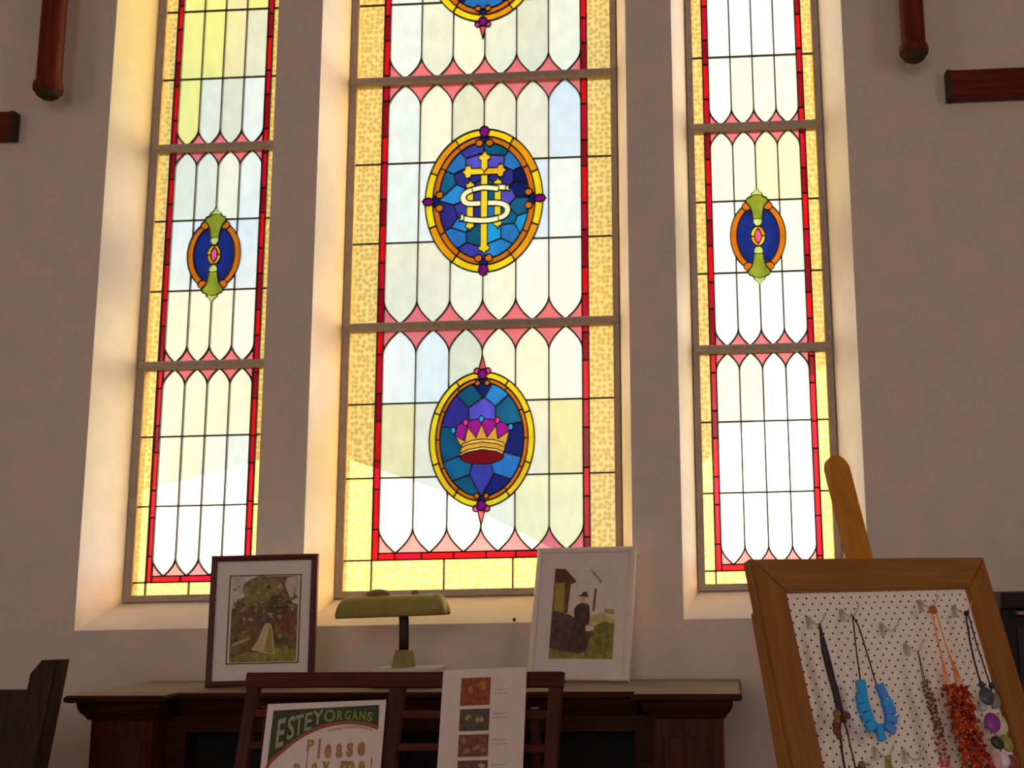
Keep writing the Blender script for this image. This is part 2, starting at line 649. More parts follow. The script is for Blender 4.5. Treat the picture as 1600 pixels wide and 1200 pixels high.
def gem(P, x, z, rx, rz, m=None, part='medallion_ring', n=12, lw=0.0055):
    P.append(dict(part=part, mat=m or PURP, poly=ell(x, z, rx, rz, n), lead=lw))
def mapper(ox, oz, s, kx=1.0, kz=1.0):
    return lambda pts: [(ox + x * s * kx, oz - y * s * kz) for x, y in pts]

PX = 4.238 / 1800.0
def ihs(P, cx, cz):
    a, b = .2305, .2900
    ia, ib = medallion_ring(P, cx, cz, a, b, .030, .0235, (0, 90, 180, 270))
    M = mapper(cx, cz, PX / 4.617, 1.07, 1.10)
    T = lambda pts: M([(x - 535, y - 617) for x, y in pts])
    seeds = [((440, 255), 'indigo'), ((620, 250), 'teal'), ((340, 340), 'blue'), ((745, 345), 'blue'), ((465, 335), 'violet'), ((612, 335), 'violet'),
             ((265, 490), 'petrol'), ((335, 565), 'sky'), ((395, 455), 'dusk'), ((800, 448), 'ink'), ((790, 545), 'navy'), ((690, 450), 'dusk'),
             ((700, 590), 'violet'), ((785, 665), 'petrol'), ((285, 720), 'dusk'), ((830, 790), 'cyan'), ((355, 880), 'blue'), ((710, 850), 'blue'),
             ((465, 870), 'teal'), ((605, 850), 'cyan'), ((425, 985), 'indigo'), ((650, 965), 'sky'), ((480, 575), 'indigo'), ((590, 580), 'teal'),
             ((480, 690), 'dusk'), ((590, 690), 'blue'), ((390, 690), 'indigo'), ((390, 785), 'sky'), ((700, 740), 'petrol')]
    base = ell(cx, cz, ia, ib, 60)
    for poly, (_, c) in zip(cells(T([s[0] for s in seeds]), base), seeds):
        if len(poly) > 2:
            P.append(dict(part='blue_ground', mat=BL[c], poly=poly, lead=.005))
    curls(P, cx, cz, ia, ib, (0, 90, 180, 270), .0150)
    for (x, y, rx, rz) in ((cx, cz + b - .010, .019, .024), (cx, cz - b + .010, .019, .024), (cx - a + .012, cz, .023, .0155), (cx + a - .012, cz, .023, .0155)):
        gem(P, x, y, rx, rz, n=8)
    Y1, Y2 = G('cross_yellow', (246, 212, 50)), G('cross_gold', (240, 180, 40))
    IV = G('ivory', (255, 246, 200), var=0.04)
    lw = .0036
    def add(pts, m):
        P.append(dict(part='monogram', mat=m, poly=T(pts), lead=lw))
    # crossbar, left and right arms with trefoil ends
    add([(536, 384), (442, 384), (434, 366), (414, 360), (398, 372), (396, 392), (370, 408), (396, 426), (398, 446), (414, 458), (434, 452), (442, 433), (536, 433)], Y1)
    add([(536, 384), (630, 384), (638, 364), (658, 356), (674, 368), (676, 388), (701, 404), (676, 422), (674, 442), (658, 456), (638, 450), (630, 433), (536, 433)], Y2)
    # side uprights
    for x0, top, bot in ((436, 465, 840), (634, 452, 830)):
        add([(x0 - 24, top + 60), (x0 - 30, top + 46), (x0 - 28, top + 30), (x0 - 10, top + 22), (x0, top), (x0 + 10, top + 22), (x0 + 28, top + 30), (x0 + 30, top + 46), (x0 + 24, top + 60),
             (x0 + 24, bot - 58), (x0 + 32, bot - 44), (x0 + 28, bot - 28), (x0 + 10, bot - 22), (x0, bot), (x0 - 10, bot - 22), (x0 - 28, bot - 28), (x0 - 32, bot - 44), (x0 - 24, bot - 58)], Y1)
    # ivory S
    top = spline([(716, 536), (650, 528), (560, 526), (470, 536), (405, 560), (386, 596), (400, 628), (440, 640), (536, 640)])
    mid = spline([(536, 640), (610, 640), (668, 650), (702, 676), (700, 715), (668, 742), (610, 756)])
    low = spline([(640, 752), (560, 764), (450, 758), (366, 740)])
    add(stroke(top, 42), IV)
    add(stroke(mid, 42), IV)
    add([(716, 512), (690, 520), (690, 548), (720, 560), (712, 536)], IV)
    # main upright over the middle stroke
    add([(512, 432), (561, 432), (561, 944), (576, 952), (578, 968), (568, 980), (553, 984), (540, 1006), (525, 984), (508, 980), (498, 968), (500, 952), (512, 944)], Y1)
    add([(512, 385), (512, 328), (498, 320), (493, 304), (502, 290), (520, 284), (537, 250), (554, 284), (572, 290), (581, 304), (576, 320), (561, 328), (561, 385), (536, 410)], Y1)
    add(stroke(spline([(640, 540), (536, 526), (450, 540)]), 40), IV)
    add(stroke(low, 42), IV)
    add([(368, 706), (392, 722), (392, 756), (360, 768), (368, 740)], IV)

def crown(P, cx, cz):
    a, b = .1985, .2550
    ia, ib = medallion_ring(P, cx, cz, a, b, .024, .016, (90, 270), ring=(YEL, YEL, G('deep_yellow', (248, 196, 26))))
    M = mapper(cx, cz, PX / 4.286, 1.02, 1.035)
    T = lambda pts: M([(x - 441, y - 642) for x, y in pts])
    seeds = [((372, 345), 'teal'), ((530, 335), 'sky'), ((262, 450), 'dusk'), ((440, 440), 'violet'), ((625, 440), 'petrol'), ((228, 680), 'teal'),
             ((655, 650), 'navy'), ((285, 845), 'petrol'), ((598, 835), 'blue'), ((441, 880), 'indigo'), ((318, 945), 'teal'), ((560, 945), 'navy'), ((441, 290), 'navy')]
    base = ell(cx, cz, ia, ib, 60)
    for poly, (_, c) in zip(cells(T([s[0] for s in seeds]), base), seeds):
        if len(poly) > 2:
            P.append(dict(part='blue_ground', mat=BL[c], poly=poly, lead=.0052))
    curls(P, cx, cz, ia, ib, (90, 270), .0105)
    lw = .0032
    MAGD, GLD, GLD2, DRED = G('plum_magenta', (160, 24, 140)), G('crown_gold', (232, 164, 60)), G('crown_pale_gold', (240, 200, 90)), G('oxblood', (118, 10, 26))
    def add(pts, m, w=lw):
        P.append(dict(part='crown', mat=m, poly=T(pts), lead=w))
    for pts in ([(300, 655), (258, 612), (276, 545), (330, 520), (345, 560), (320, 655)], [(345, 560), (330, 520), (437, 505), (437, 540), (404, 640)],
                [(437, 540), (437, 505), (545, 518), (535, 552), (487, 640), (470, 635)], [(535, 552), (545, 518), (600, 545), (634, 575), (600, 660), (548, 650)]):
        add(pts, MAGD)
    add([(441 + 148 * cos(t * pi / 16), 758 - 50 * sin(t * pi / 16)) for t in range(32)], DRED)
    add([(293, 752), (303, 690), (256, 612), (326, 655), (345, 558), (402, 634), (437, 538), (476, 632), (535, 552), (548, 642), (628, 590), (602, 690), (586, 745), (540, 722), (441, 708), (345, 724)], GLD)
    add([(300, 698), (310, 672), (370, 650), (441, 642), (520, 648), (586, 668), (600, 690), (600, 700), (545, 676), (441, 662), (345, 676)], GLD2)
    add([(292, 752), (295, 736), (345, 710), (441, 694), (540, 708), (588, 732), (585, 748), (540, 726), (441, 712), (345, 728)], GLD2)
    for x, y, m in ((248, 580, 'sky'), (437, 507, 'sky'), (634, 566, 'sky')):
        add([(x + 17 * cos(t * pi / 6), y - 22 * sin(t * pi / 6)) for t in range(12)], BL['cyan'])
    for x, y in ((330, 530), (545, 520)):
        add([(x + 17 * cos(t * pi / 6), y - 22 * sin(t * pi / 6)) for t in range(12)], MAG)
    pendant(P, cx, cz + b - .008, 1)
    pendant(P, cx, cz - b + .008, -1)
def pendant(P, x, z, s):
    """gem with two pink buds and a coral drop pointing away from the medallion"""
    P.append(dict(part='medallion_ring', mat=ROSE, poly=[(x - .0105, z + s * .016), (x - .0115, z + s * .028), (x, z + s * .074), (x + .0115, z + s * .028), (x + .0105, z + s * .016)], lead=.005))
    for d in (-1, 1):
        gem(P, x + d * .0205, z + s * .012, .0115, .0115, MAG, lw=.005)
    gem(P, x, z, .0175, .0195)
def oval(P, cx, cz):
    M = mapper(cx, cz, PX / 6.316, 1.04, 1.06)
    def add(pts, m, w=.0045, part='medallion'):
        P.append(dict(part=part, mat=m, poly=M(pts), lead=w))
    GRN, GRN2 = G('olive_green', (140, 150, 44), var=0.3), G('pale_green', (190, 205, 110), var=0.25)
    NAV = G('royal_blue', (24, 42, 122), var=0.4)
    a, b = 272.0, 352.0
    for s in (-1, 1):
        add([(s * p[0], p[1]) for p in [(30, -330)] + [(a * sin(t), -b * cos(t)) for t in [0.25 + i * (pi - .5) / 24 for i in range(25)]] + [(30, 330)]], ORG)
        add([(s * p[0], p[1]) for p in [(60, -270), (100, -262)] + [((a - 62) * sin(t), -(b - 55) * cos(t)) for t in [0.62 + i * (pi - 1.24) / 18 for i in range(19)]] + [(100, 262), (55, 270), (18, 80), (18, -80)]], NAV)
        for cy in (-305, 305):
            add([(s * (103 + 46 * cos(t * pi / 8)), cy + 42 * sin(t * pi / 8) + (-4 if cy > 0 else 4)) for t in range(16)], ORG, .003)
        for t0 in (1.12, 2.02):
            pass
    for s in (-1, 1):
        pts = [(0, s * 490), (30, s * 445), (52, s * 428), (58, s * 400), (95, s * 385), (112, s * 350), (70, s * 300), (52, s * 235), (38, s * 130), (0, s * 70),
               (-38, s * 130), (-52, s * 235), (-70, s * 300), (-112, s * 350), (-95, s * 385), (-58, s * 400), (-52, s * 428), (-30, s * 445)]
        add(pts, GRN)
        add([(0, s * 490), (30, s * 445), (52, s * 428), (50, s * 408), (0, s * 418), (-50, s * 408), (-52, s * 428), (-30, s * 445)], GRN2, .0008)
        add([(38, s * 130), (0, s * 70), (-38, s * 130), (-44, s * 168), (0, s * 178), (44, s * 168)], GRN2, .0008)
    ea, eb = 70, 100
    for k in range(4):
        t0 = k * pi / 2
        add([(ea * cos(t0 + i * pi / 16), eb * sin(t0 + i * pi / 16)) for i in range(9)] + [(0, 0)], (YEL, AMB)[k % 2], .004)
    add([(34 * cos(i * pi / 12), 72 * sin(i * pi / 12) * (1 - .15 * abs(cos(i * pi / 12)))) for i in range(24)], G('pink_heart', (236, 92, 150)), .004)

def build_window(num, fx0, fx1, ox0, ox1, zb, rise, gold_in, red, n, bars, P, medparts, label):
    """fx: outer edges of the stone frame at the glass; ox: opening in the wall face"""
    w = empty('window_%d' % num, ((fx0 + fx1) / 2, YG, zb))
    tag(w, kind='structure', label=label)
    rel = Matrix.Translation((-(fx0 + fx1) / 2, -YG, -zb))
    v, tri, cuts = overlay(P)
    parts = []
    for p in P:
        if p['part'] not in parts:
            parts.append(p['part'])
    med = None
    made = {}
    def place(o):
        for vv in o.data.vertices:
            vv.co = rel @ vv.co
    names = {'border': 'gold_border_glass', 'red': 'red_strip_glass', 'pane': 'clear_pane_glass'}
    for pt in parts:
        if pt in names:
            o = sheet(names[pt], P, v, tri, lambda p, pt=pt: p['part'] == pt, YG + .002, w)
            place(o)
    o = leads('lead_came', P, v, cuts, lambda p: p['part'] in names, YG, w)
    place(o)
    for mi, (mname, mkeep) in enumerate(medparts):
        e = empty(mname, (0, 0, 0))
        e.parent = w
        sub = []
        for pt in parts:
            if pt not in names and any(mkeep(p) and p['part'] == pt for p in P):
                o = sheet({'medallion_ring': 'border_ring', 'blue_ground': 'blue_ground', 'monogram': 'monogram', 'crown': 'crown', 'medallion': 'oval_glass'}[pt], P, v, tri, lambda p, pt=pt: p['part'] == pt and mkeep(p), YG + .002, e)
                place(o)
        o = leads('lead_line', P, v, cuts, lambda p: p['part'] not in names and mkeep(p), YG, e)
        place(o)
    # stone frame
    fw_ = .024
    outl = pointed(fx0, fx1, zb, SP, rise)
    inl = pointed(fx0 + fw_, fx1 - fw_, zb + fw_, SP, rise - .03)
    bm = BM()
    k = len(outl)
    y0, y1 = YG - .022, YG + .03
    ring = [[bm.verts.new((x, y, z)) for x, z in pts] for pts, y in ((outl, y0), (inl, y0 + .010), (inl, y1), (outl, y1))]
    for r0, r1 in zip(ring, ring[1:] + ring[:1]):
        for i in range(k):
            bm.faces.new((r0[i], r0[(i + 1) % k], r1[(i + 1) % k], r1[i]))
    o = obj('window_frame', bm, STONE, w)
    place(o)
    for zb_ in bars:
        bm = BM()
        prism(bm, [(YG - .026, zb_ - .010), (YG - .016, zb_ - .0165), (YG + .02, zb_ - .0165), (YG + .02, zb_ + .0165), (YG - .016, zb_ + .0165), (YG - .026, zb_ + .010)], fx0 + .006, fx1 - .006)
        for vv in bm.verts:
            vv.co = Vector((vv.co.y, vv.co.x, vv.co.z))
        o = obj('transom_bar', bm, STONE, w)
        place(o)
    return w

random.seed(4)
# --- centre window -------------------------------------------------------
fx0, fx1 = -1.4425, -.3859
P = []
gx0, gx1 = fx0 + .02, fx1 - .02
rl, rr_ = (-1.3155, -1.2915), (-.528, -.5041)
zbot = 1.5090
bars_c = [3.498, 2.5001]
TOPC = 5.25
def redcuts(z0, z1, step, ph):
    out, z, k = [], z0 + step * ph, 0
    while z < z1:
        out.append(z)
        z += step * (0.85 if k % 2 else 1.2)
        k += 1
    return out
head = pointed(gx0, gx1, zbot, SP, .6)
P.append(dict(part='border', mat=GOLD, poly=head))
lead_c = [4.85, 4.5, 4.17, 3.8312, 3.498, 3.1579, 2.8349, 2.5001, 2.2049, 1.9245, 1.621]
strips(P, gx0, rl[0], 1.621, SP, lead_c, [GOLD], 'border')
strips(P, rr_[1], gx1, 1.621, SP, lead_c, [GOLD], 'border')
xs = [gx0, rl[0], -1.045, -.79, rr_[1], gx1]
for a_, b_ in zip(xs, xs[1:]):
    P.append(dict(part='border', mat=GOLD, poly=[(a_, zbot), (b_, zbot), (b_, 1.621), (a_, 1.621)]))
strips(P, rl[0], rl[1], 1.621, SP + .2, redcuts(1.621, SP, .125, .9), REDS, 'red')
strips(P, rr_[0], rr_[1], 1.621, SP + .2, redcuts(1.621, SP, .125, .55), REDS, 'red', 1)
rx = [rl[1], -1.23, -1.13, -1.01, -.89, -.78, -.66, rr_[0]]
for k, (a_, b_) in enumerate(zip(rx, rx[1:])):
    P.append(dict(part='red', mat=REDS[(k * 2) % 3 if k % 2 else 0], poly=[(a_, 1.621), (b_, 1.621), (b_, 1.6455), (a_, 1.6455)]))
panel(P, rl[1], rr_[0], 6, 1.6455, 2.5001 - .012, [1.9245, 2.2049], .092, 'bt', ['aaeaee', 'hdgadh', 'fcgaaf'])
panel(P, rl[1], rr_[0], 6, 2.5001 + .012, 3.498 - .012, [2.8349, 3.1579], .092, 'bt', ['ddaaff', 'ccaaif', 'cagddi'])
panel(P, rl[1], rr_[0], 6, 3.498 + .012, TOPC - .45, [3.8312, 4.17, 4.5], .092, 'b', ['cbabga', 'cbegda', 'cbegda', 'cbegda'])
CX = -.9085
def tagged(fn, key, *a):
    i = len(P)
    fn(P, *a)
    for p in P[i:]:
        p['med'] = key
tagged(ihs, 'ihs', CX, 2.9965)
tagged(crown, 'crown', CX, 2.0620)
def topmed(P, cx, cz):
    a, b = .2305, .2900
    ia, ib = medallion_ring(P, cx, cz, a, b, .030, .0235, (90, 270))
    seeds = [(cx + dx, cz + dz) for dx, dz in ((0, -.19), (-.11, -.13), (.11, -.13), (-.14, .02), (.14, .02), (0, -.02), (-.09, .15), (.09, .15))]
    for poly, c in zip(cells(seeds, ell(cx, cz, ia, ib, 60)), ('blue', 'navy', 'ink', 'petrol', 'blue', 'sky', 'teal', 'violet')):
        P.append(dict(part='blue_ground', mat=BL[c], poly=poly, lead=.005))
    curls(P, cx, cz, ia, ib, (90, 270), .0125)
    pendant(P, cx, cz + b, 1)
    pendant(P, cx, cz - b, -1)
tagged(topmed, 'top', CX - .0105, 4.0325)
build_window(2, fx0, fx1, None, None, 1.4865, .62, None, None, 6, bars_c, P,
             [('monogram_medallion', lambda p: p.get('med') == 'ihs'), ('crown_medallion', lambda p: p.get('med') == 'crown'), ('blue_medallion', lambda p: p.get('med') == 'top')],
             'wide middle stained glass window with the monogram and crown medallions')

# --- side windows ----------------------------------------------------------
def side(num, fx0, fx1, r0, r1, tints, label, dz=0.0):
    global P
    P = []
    gx0, gx1 = fx0 + .02, fx1 - .02
    rw = .0215
    zbot = 1.5105
    P.append(dict(part='border', mat=GOLD, poly=pointed(gx0, gx1, zbot, SP, .5)))
    lc = [4.4, 4.12, 3.84, 3.547, 3.2515, 2.9556, 2.6716, 2.3747, 2.1019, 1.8385]
    strips(P, gx0, r0, 1.5568, SP, lc, [GOLD], 'border')
    strips(P, r1, gx1, 1.5568, SP, lc, [GOLD], 'border')
    xs = [gx0, r0, r0 + .165, r1, gx1]
    for a_, b_ in zip(xs, xs[1:]):
        P.append(dict(part='border', mat=GOLD, poly=[(a_, zbot), (b_, zbot), (b_, 1.5568), (a_, 1.5568)]))
    strips(P, r0, r0 + rw, 1.5568, SP + .15, redcuts(1.5568, SP, .12, .8), REDS, 'red')
    strips(P, r1 - rw, r1, 1.5568, SP + .15, redcuts(1.5568, SP, .12, .4), REDS, 'red', 1)
    rx = [r0 + rw, r0 + .13, r0 + .25, r1 - rw]
    for k, (a_, b_) in enumerate(zip(rx, rx[1:])):
        P.append(dict(part='red', mat=REDS[k % 2 * 2], poly=[(a_, 1.5568), (b_, 1.5568), (b_, 1.579), (a_, 1.579)]))
    panel(P, r0 + rw, r1 - rw, 4, 1.579, 2.3747 - .012, [1.8385, 2.1019], .066, 'bt', tints[0:3])
    panel(P, r0 + rw, r1 - rw, 4, 2.3747 + .012, 3.2515 - .012, [2.6716, 2.9556], .066, 'bt', tints[3:6])
    panel(P, r0 + rw, r1 - rw, 4, 3.2515 + .012, SP + .15, [3.547, 3.84, 4.12, 4.4], .066, 'b', tints[6:9] + tints[8:9] * 2)
    i = len(P)
    oval(P, (r0 + r1) / 2, 2.8135)
    for p in P[i:]:
        p['med'] = 'oval'
    return build_window(num, fx0, fx1, None, None, 1.4865, .52, None, None, 4, [3.2515, 2.3747], P, [('oval_medallion', lambda p: p.get('med') == 'oval')], label)
side(1, -2.2358, -1.702, -2.1657, -1.7723, ['ffff', 'aafc', 'aaaa', 'aaaf', 'ciii', 'bbac', 'ybgc', 'yyhg', 'yyhy'], 'narrow left stained glass window with straw coloured panes at its top')
side(3, -.1104, .4075, -.0469, .3416, ['ffff', 'ffff', 'aaff', 'ffff', 'fffa', 'aaee', 'faaa', 'ifff', 'iffa'], 'narrow right stained glass window behind the easel')

# ---------------------------------------------------------------- room shell
OPEN = [(-2.2898, -1.6551), (-1.4834, -.3294), (-.1579, .4749)]
FRM = [(-2.2358, -1.702, 1.4865, .52), (-1.4425, -.3859, 1.4865, .62), (-.1104, .4075, 1.4865, .52)]
XL, XR, YB, ZC = -5.4, 4.4, -5.8, 6.2
holes = [pointed(a, b, 1.393, SP + .03, (.60, .72, .60)[i]) for i, (a, b) in enumerate(OPEN)]
pcs = [dict(mat=PLASTER, poly=[(XL, -.02), (XR, -.02), (XR, ZC), (XL, ZC)])] + [dict(mat=None, poly=h) for h in holes]
v, tri, cuts = overlay(pcs)
bm = BM()
vm = [bm.verts.new((q.x, YW, q.y)) for q in v]
vb = [bm.verts.new((q.x, YW + .45, q.y)) for q in v]
for a, t in tri:
    if t == 0:
        bm.faces.new([vm[i] for i in a])
tag(obj('wall_front', bm, PLASTER), kind='structure', label='plaster wall holding the three stained glass windows')
for i, h in enumerate(holes):
    f0, f1, zb, rise = FRM[i]
    fr = pointed(f0, f1, zb, SP, rise)
    bm = BM()
    A = [bm.verts.new((x, YW, z)) for x, z in h]
    B = [bm.verts.new((x, YG - .002, z)) for x, z in fr]
    C = [bm.verts.new((x, YG + .036, z)) for x, z in fr]
    D = [bm.verts.new((x, YG + .044, z)) for x, z in pointed(f0 - .012, f1 + .012, zb - .012, SP, rise + .02)]
    n = len(h)
    for r0, r1 in ((A, B), (B, C), (C, D)):
        for k in range(n):
            bm.faces.new((r0[k], r0[(k + 1) % n], r1[(k + 1) % n], r1[k]))
    tag(obj('trim_%d' % (i + 1), bm, paint('reveal_paint', None, rough=.8, var=.04, scale=12, raw=(.87, .79, .71))), kind='structure',
        label=('splayed cream reveal around the left window', 'splayed cream reveal around the middle window', 'splayed cream reveal around the right window')[i])
FLOORM = wood('floor_boards', (90, 60, 40), 'y')
for nm, b, m in (('floor', (XL, XR, YB, YW, -.02, 0), FLOORM), ('ceiling', (XL, XR, YB, YW, ZC, ZC + .1), paint('ceiling_paint', None, raw=(.6, .52, .45))),
                 ('wall_left', (XL - .2, XL, YB, YW, 0, ZC), PLASTER), ('wall_right', (XR, XR + .2, YB, YW, 0, ZC), PLASTER), ('wall_back', (XL, XR, YB - .2, YB, 0, ZC), PLASTER)):
    bm = BM()
    box(bm, *b)
    tag(obj(nm, bm, m), kind='structure')
# outer face of the wall keeps daylight out of the joints
bm = BM()
pcs = [dict(mat=PLASTER, poly=[(XL, -.02), (XR, -.02), (XR, ZC), (XL, ZC)])] + [dict(mat=None, poly=pointed(f[0] - .008, f[1] + .008, f[2] - .008, SP, f[3] + .015)) for f in FRM]
v, tri, cuts = overlay(pcs)
vm = [bm.verts.new((q.x, YG + .042, q.y)) for q in v]
for a, t in tri:
    if t == 0:
        bm.faces.new([vm[i] for i in a])
box(bm, XL - .2, XL, YW, YG + .042, -.02, ZC)
box(bm, XR, XR + .2, YW, YG + .042, -.02, ZC)
box(bm, XL, XR, YW, YG + .042, ZC, ZC + .1)
tag(obj('wall_outer', bm, PLASTER), kind='structure')

# ---------------------------------------------------------------- outside
bm = BM()
box(bm, -40, 40, YG + .3, 80, -.4, -.2)
tag(obj('ground', bm, paint('grass', None, rough=.9, var=.3, scale=3, raw=(.20, .24, .08))), kind='structure')
WHITEW = paint('white_render', None, rough=.9, var=.03, scale=2, raw=(.86, .83, .76))
def house(x0, xp, x1, ze0, zp, ze1, y, depth, label):
    t = empty('house', (xp, y, -.2))
    tag(t, label, 'house')
    bm = BM()
    prism(bm, [(x0 - xp, 0), (x1 - xp, 0), (x1 - xp, ze1 + .2), (0, zp + .2), (x0 - xp, ze0 + .2)], 0, depth)
    obj('wall', bm, WHITEW, t)
    bm = BM()
    for xa, za in ((x0, ze0), (x1, ze1)):
        s = 1 if xa > xp else -1
        sl = (za - zp) / (xa - xp)
        prism(bm, [(0, zp + .205), (xa - xp + s * .12, za + .205 + sl * s * .12), (xa - xp + s * .12, za + .235 + sl * s * .12), (0, zp + .235)], .05, depth + .15)
    obj('roof', bm, paint('roof_tin', None, raw=(.7, .68, .62), var=.05), t)
house(-9.5, -5.15, -2.2, 2.3, 3.28, 1.72, 14, 6, 'white gabled house seen dimly through the left and middle windows')
house(-1.3, 1.7, 4.8, 2.3, 4.6, 3.0, 15, 6, 'white gabled house seen dimly through the right window')

# ---------------------------------------------------------------- wall posts and rails
REDW = wood('red_brown_wood', (54, 14, 7), 'z')
REDX = wood('red_brown_wood_across', (54, 14, 7), 'x')
DARK = paint('dark_end_grain', (34, 20, 8), rough=.8, var=.2)
def wall_post(x, zb, label, ztop=6.19):
    t = empty('wall_post', (x, 3.89, zb))
    tag(t, label, 'post', 'dark wooden wall posts')
    bm = BM()
    lathe(bm, [(.043, .0), (.043, ztop - zb)], 28)
    obj('shaft', bm, REDW, t, smooth=False)
    bm = BM()
    lathe(bm, [(.043, -.022), (.050, -.018), (.052, -.004), (.050, .012), (.044, .018)], 28)
    co_ = obj('collar', bm, REDW, t, smooth=True)
    bm = BM()
    lathe(bm, [(.004, -.050), (.022, -.046), (.037, -.036), (.045, -.022), (.046, -.012)], 28)
    obj('end_knob', bm, DARK, co_, smooth=True)
    bm = BM()
    box(bm, -.022, .022, .03, .11, .5, .56)
    obj('wall_bracket', bm, REDW, t)
wall_post(-2.468, 3.372, 'dark red-brown round wooden post hanging left of the left window')
wall_post(.713, 3.378, 'dark red-brown round wooden post hanging right of the right window')
def wall_rail(x0, x1, z0, z1, label):
    t = empty('wall_rail', ((x0 + x1) / 2, 3.99, z0))
    tag(t, label, 'rail', 'dark wooden wall rails')
    bm = BM()
    c = (x0 + x1) / 2
    box(bm, x0 - c, x1 - c, -.035, 0.005, 0, z1 - z0, .006)
    obj('beam', bm, REDX, t)
    bm = BM()
    s = 1 if c < -1 else -1
    xe = (x1 if c < -1 else x0) - c
    box(bm, *sorted((xe - s * .014, xe + s * .003)), -.037, .005, -.001, z1 - z0 + .001, .003)
    obj('end_block', bm, DARK, t)
wall_rail(-3.6, -2.6367, 3.2047, 3.314, 'dark wooden rail fixed to the wall at the far left edge')
wall_rail(.8387, 2.3, 3.214, 3.325, 'dark wooden rail fixed to the wall at the far right edge')

# ---------------------------------------------------------------- mantel cabinet under the windows
CABW = wood('mahogany', (30, 10, 5), 'x', rough=.4)
CABV = wood('mahogany_upright', (42, 13, 7), 'z', rough=.4)
CABT = paint('cabinet_top_polish', (84, 60, 46), rough=.6, var=.08, scale=8)
BLACK = paint('black_cloth', (10, 10, 9), rough=.9, var=.1)
XC = -.975
def ztop(x, base=1.2065):
    return base - .012 * (x - XC)
cab = empty('mantel_cabinet', (XC, 3.7, 0))
tag(cab, 'long dark red-brown wooden mantel cabinet with moulded cornice under the windows', 'cabinet')
YF, YR, YBK = 3.44, 3.53, 3.985
def cabpart(name, bm, m):
    for vv in bm.verts:
        vv.co.z *= ztop(vv.co.x) / 1.2065
        vv.co -= Vector((XC, 3.7, 0))
    return obj(name, bm, m, cab)
def cornice(bm, x0, x1, yf, top, prof, ends=(True, True)):
    """moulding swept along front and ends; prof = (outset, drop)"""
    rows = []
    for o, d in prof:
        xa = x0 - (o if ends[0] else 0)
        xb = x1 + (o if ends[1] else 0)
        rows.append([bm.verts.new(p) for p in ((xa, YBK, top - d), (xa, yf - o, top - d), (xb, yf - o, top - d), (xb, YBK, top - d))])
    for r0, r1 in zip(rows, rows[1:]):
        for k in range(3):
            bm.faces.new((r0[k], r0[k + 1], r1[k + 1], r1[k]))
prof = [(.052, .0), (.058, .006), (.058, .016), (.050, .021), (.032, .022), (.030, .038), (.024, .052), (.014, .062), (.010, .070), (.006, .074), (0, .075)]
L0, L1, R0, R1 = -1.925, -1.735, -.235, -.030
bm = BM()
cornice(bm, L0, L1, YF + .05, 1.2065, prof)
cornice(bm, R0, R1, YF + .05, 1.2065, prof)
cornice(bm, L1 + .05, R0 - .05, YR + .05, 1.2060, prof, (False, False))
cabpart('cornice', bm, CABW)
bm = BM()
pts = [(L0 - .052, YBK), (R1 + .052, YBK), (R1 + .052, YF - .002), (R0 - .052, YF - .002), (R0 - .052, YR - .002), (L1 + .052, YR - .002), (L1 + .052, YF - .002), (L0 - .052, YF - .002)]
a = [bm.verts.new((x, y, 1.2070)) for x, y in pts]
b = [bm.verts.new((x, y, 1.2055)) for x, y in pts]
bm.faces.new(a)
bm.faces.new(b[::-1])
for k in range(8):
    bm.faces.new((a[k], a[(k + 1) % 8], b[(k + 1) % 8], b[k]))
cabpart('top_board', bm, CABT)
for x0, x1 in ((L0, L1), (R0, R1)):
    bm = BM()
    box(bm, x0, x1, YF + .05, YBK, 0.1, 1.133)
    box(bm, x0 + .03, x1 - .03, YF + .042, YF + .06, .2, 1.08, .004)
    cabpart('pilaster', bm, CABV)
    bm = BM()
    box(bm, x0 - .02, x1 + .02, YF + .03, YBK, 0, .1, .008)
    cabpart('plinth', bm, CABW)
bm = BM()
box(bm, L1, R0, YR + .05, YBK, 1.085, 1.133)
box(bm, L1, L1 + .06, YR + .05, YBK, 0, 1.085)
box(bm, R0 - .06, R0, YR + .05, YBK, 0, 1.085)
box(bm, L1 + .06, R0 - .06, YR + .05, YBK, 0, .12)
cabpart('front_frame', bm, CABW)
bm = BM()
box(bm, L1 + .06, R0 - .06, YR + .13, YR + .15, .12, 1.085)
cabpart('recessed_panel', bm, BLACK)

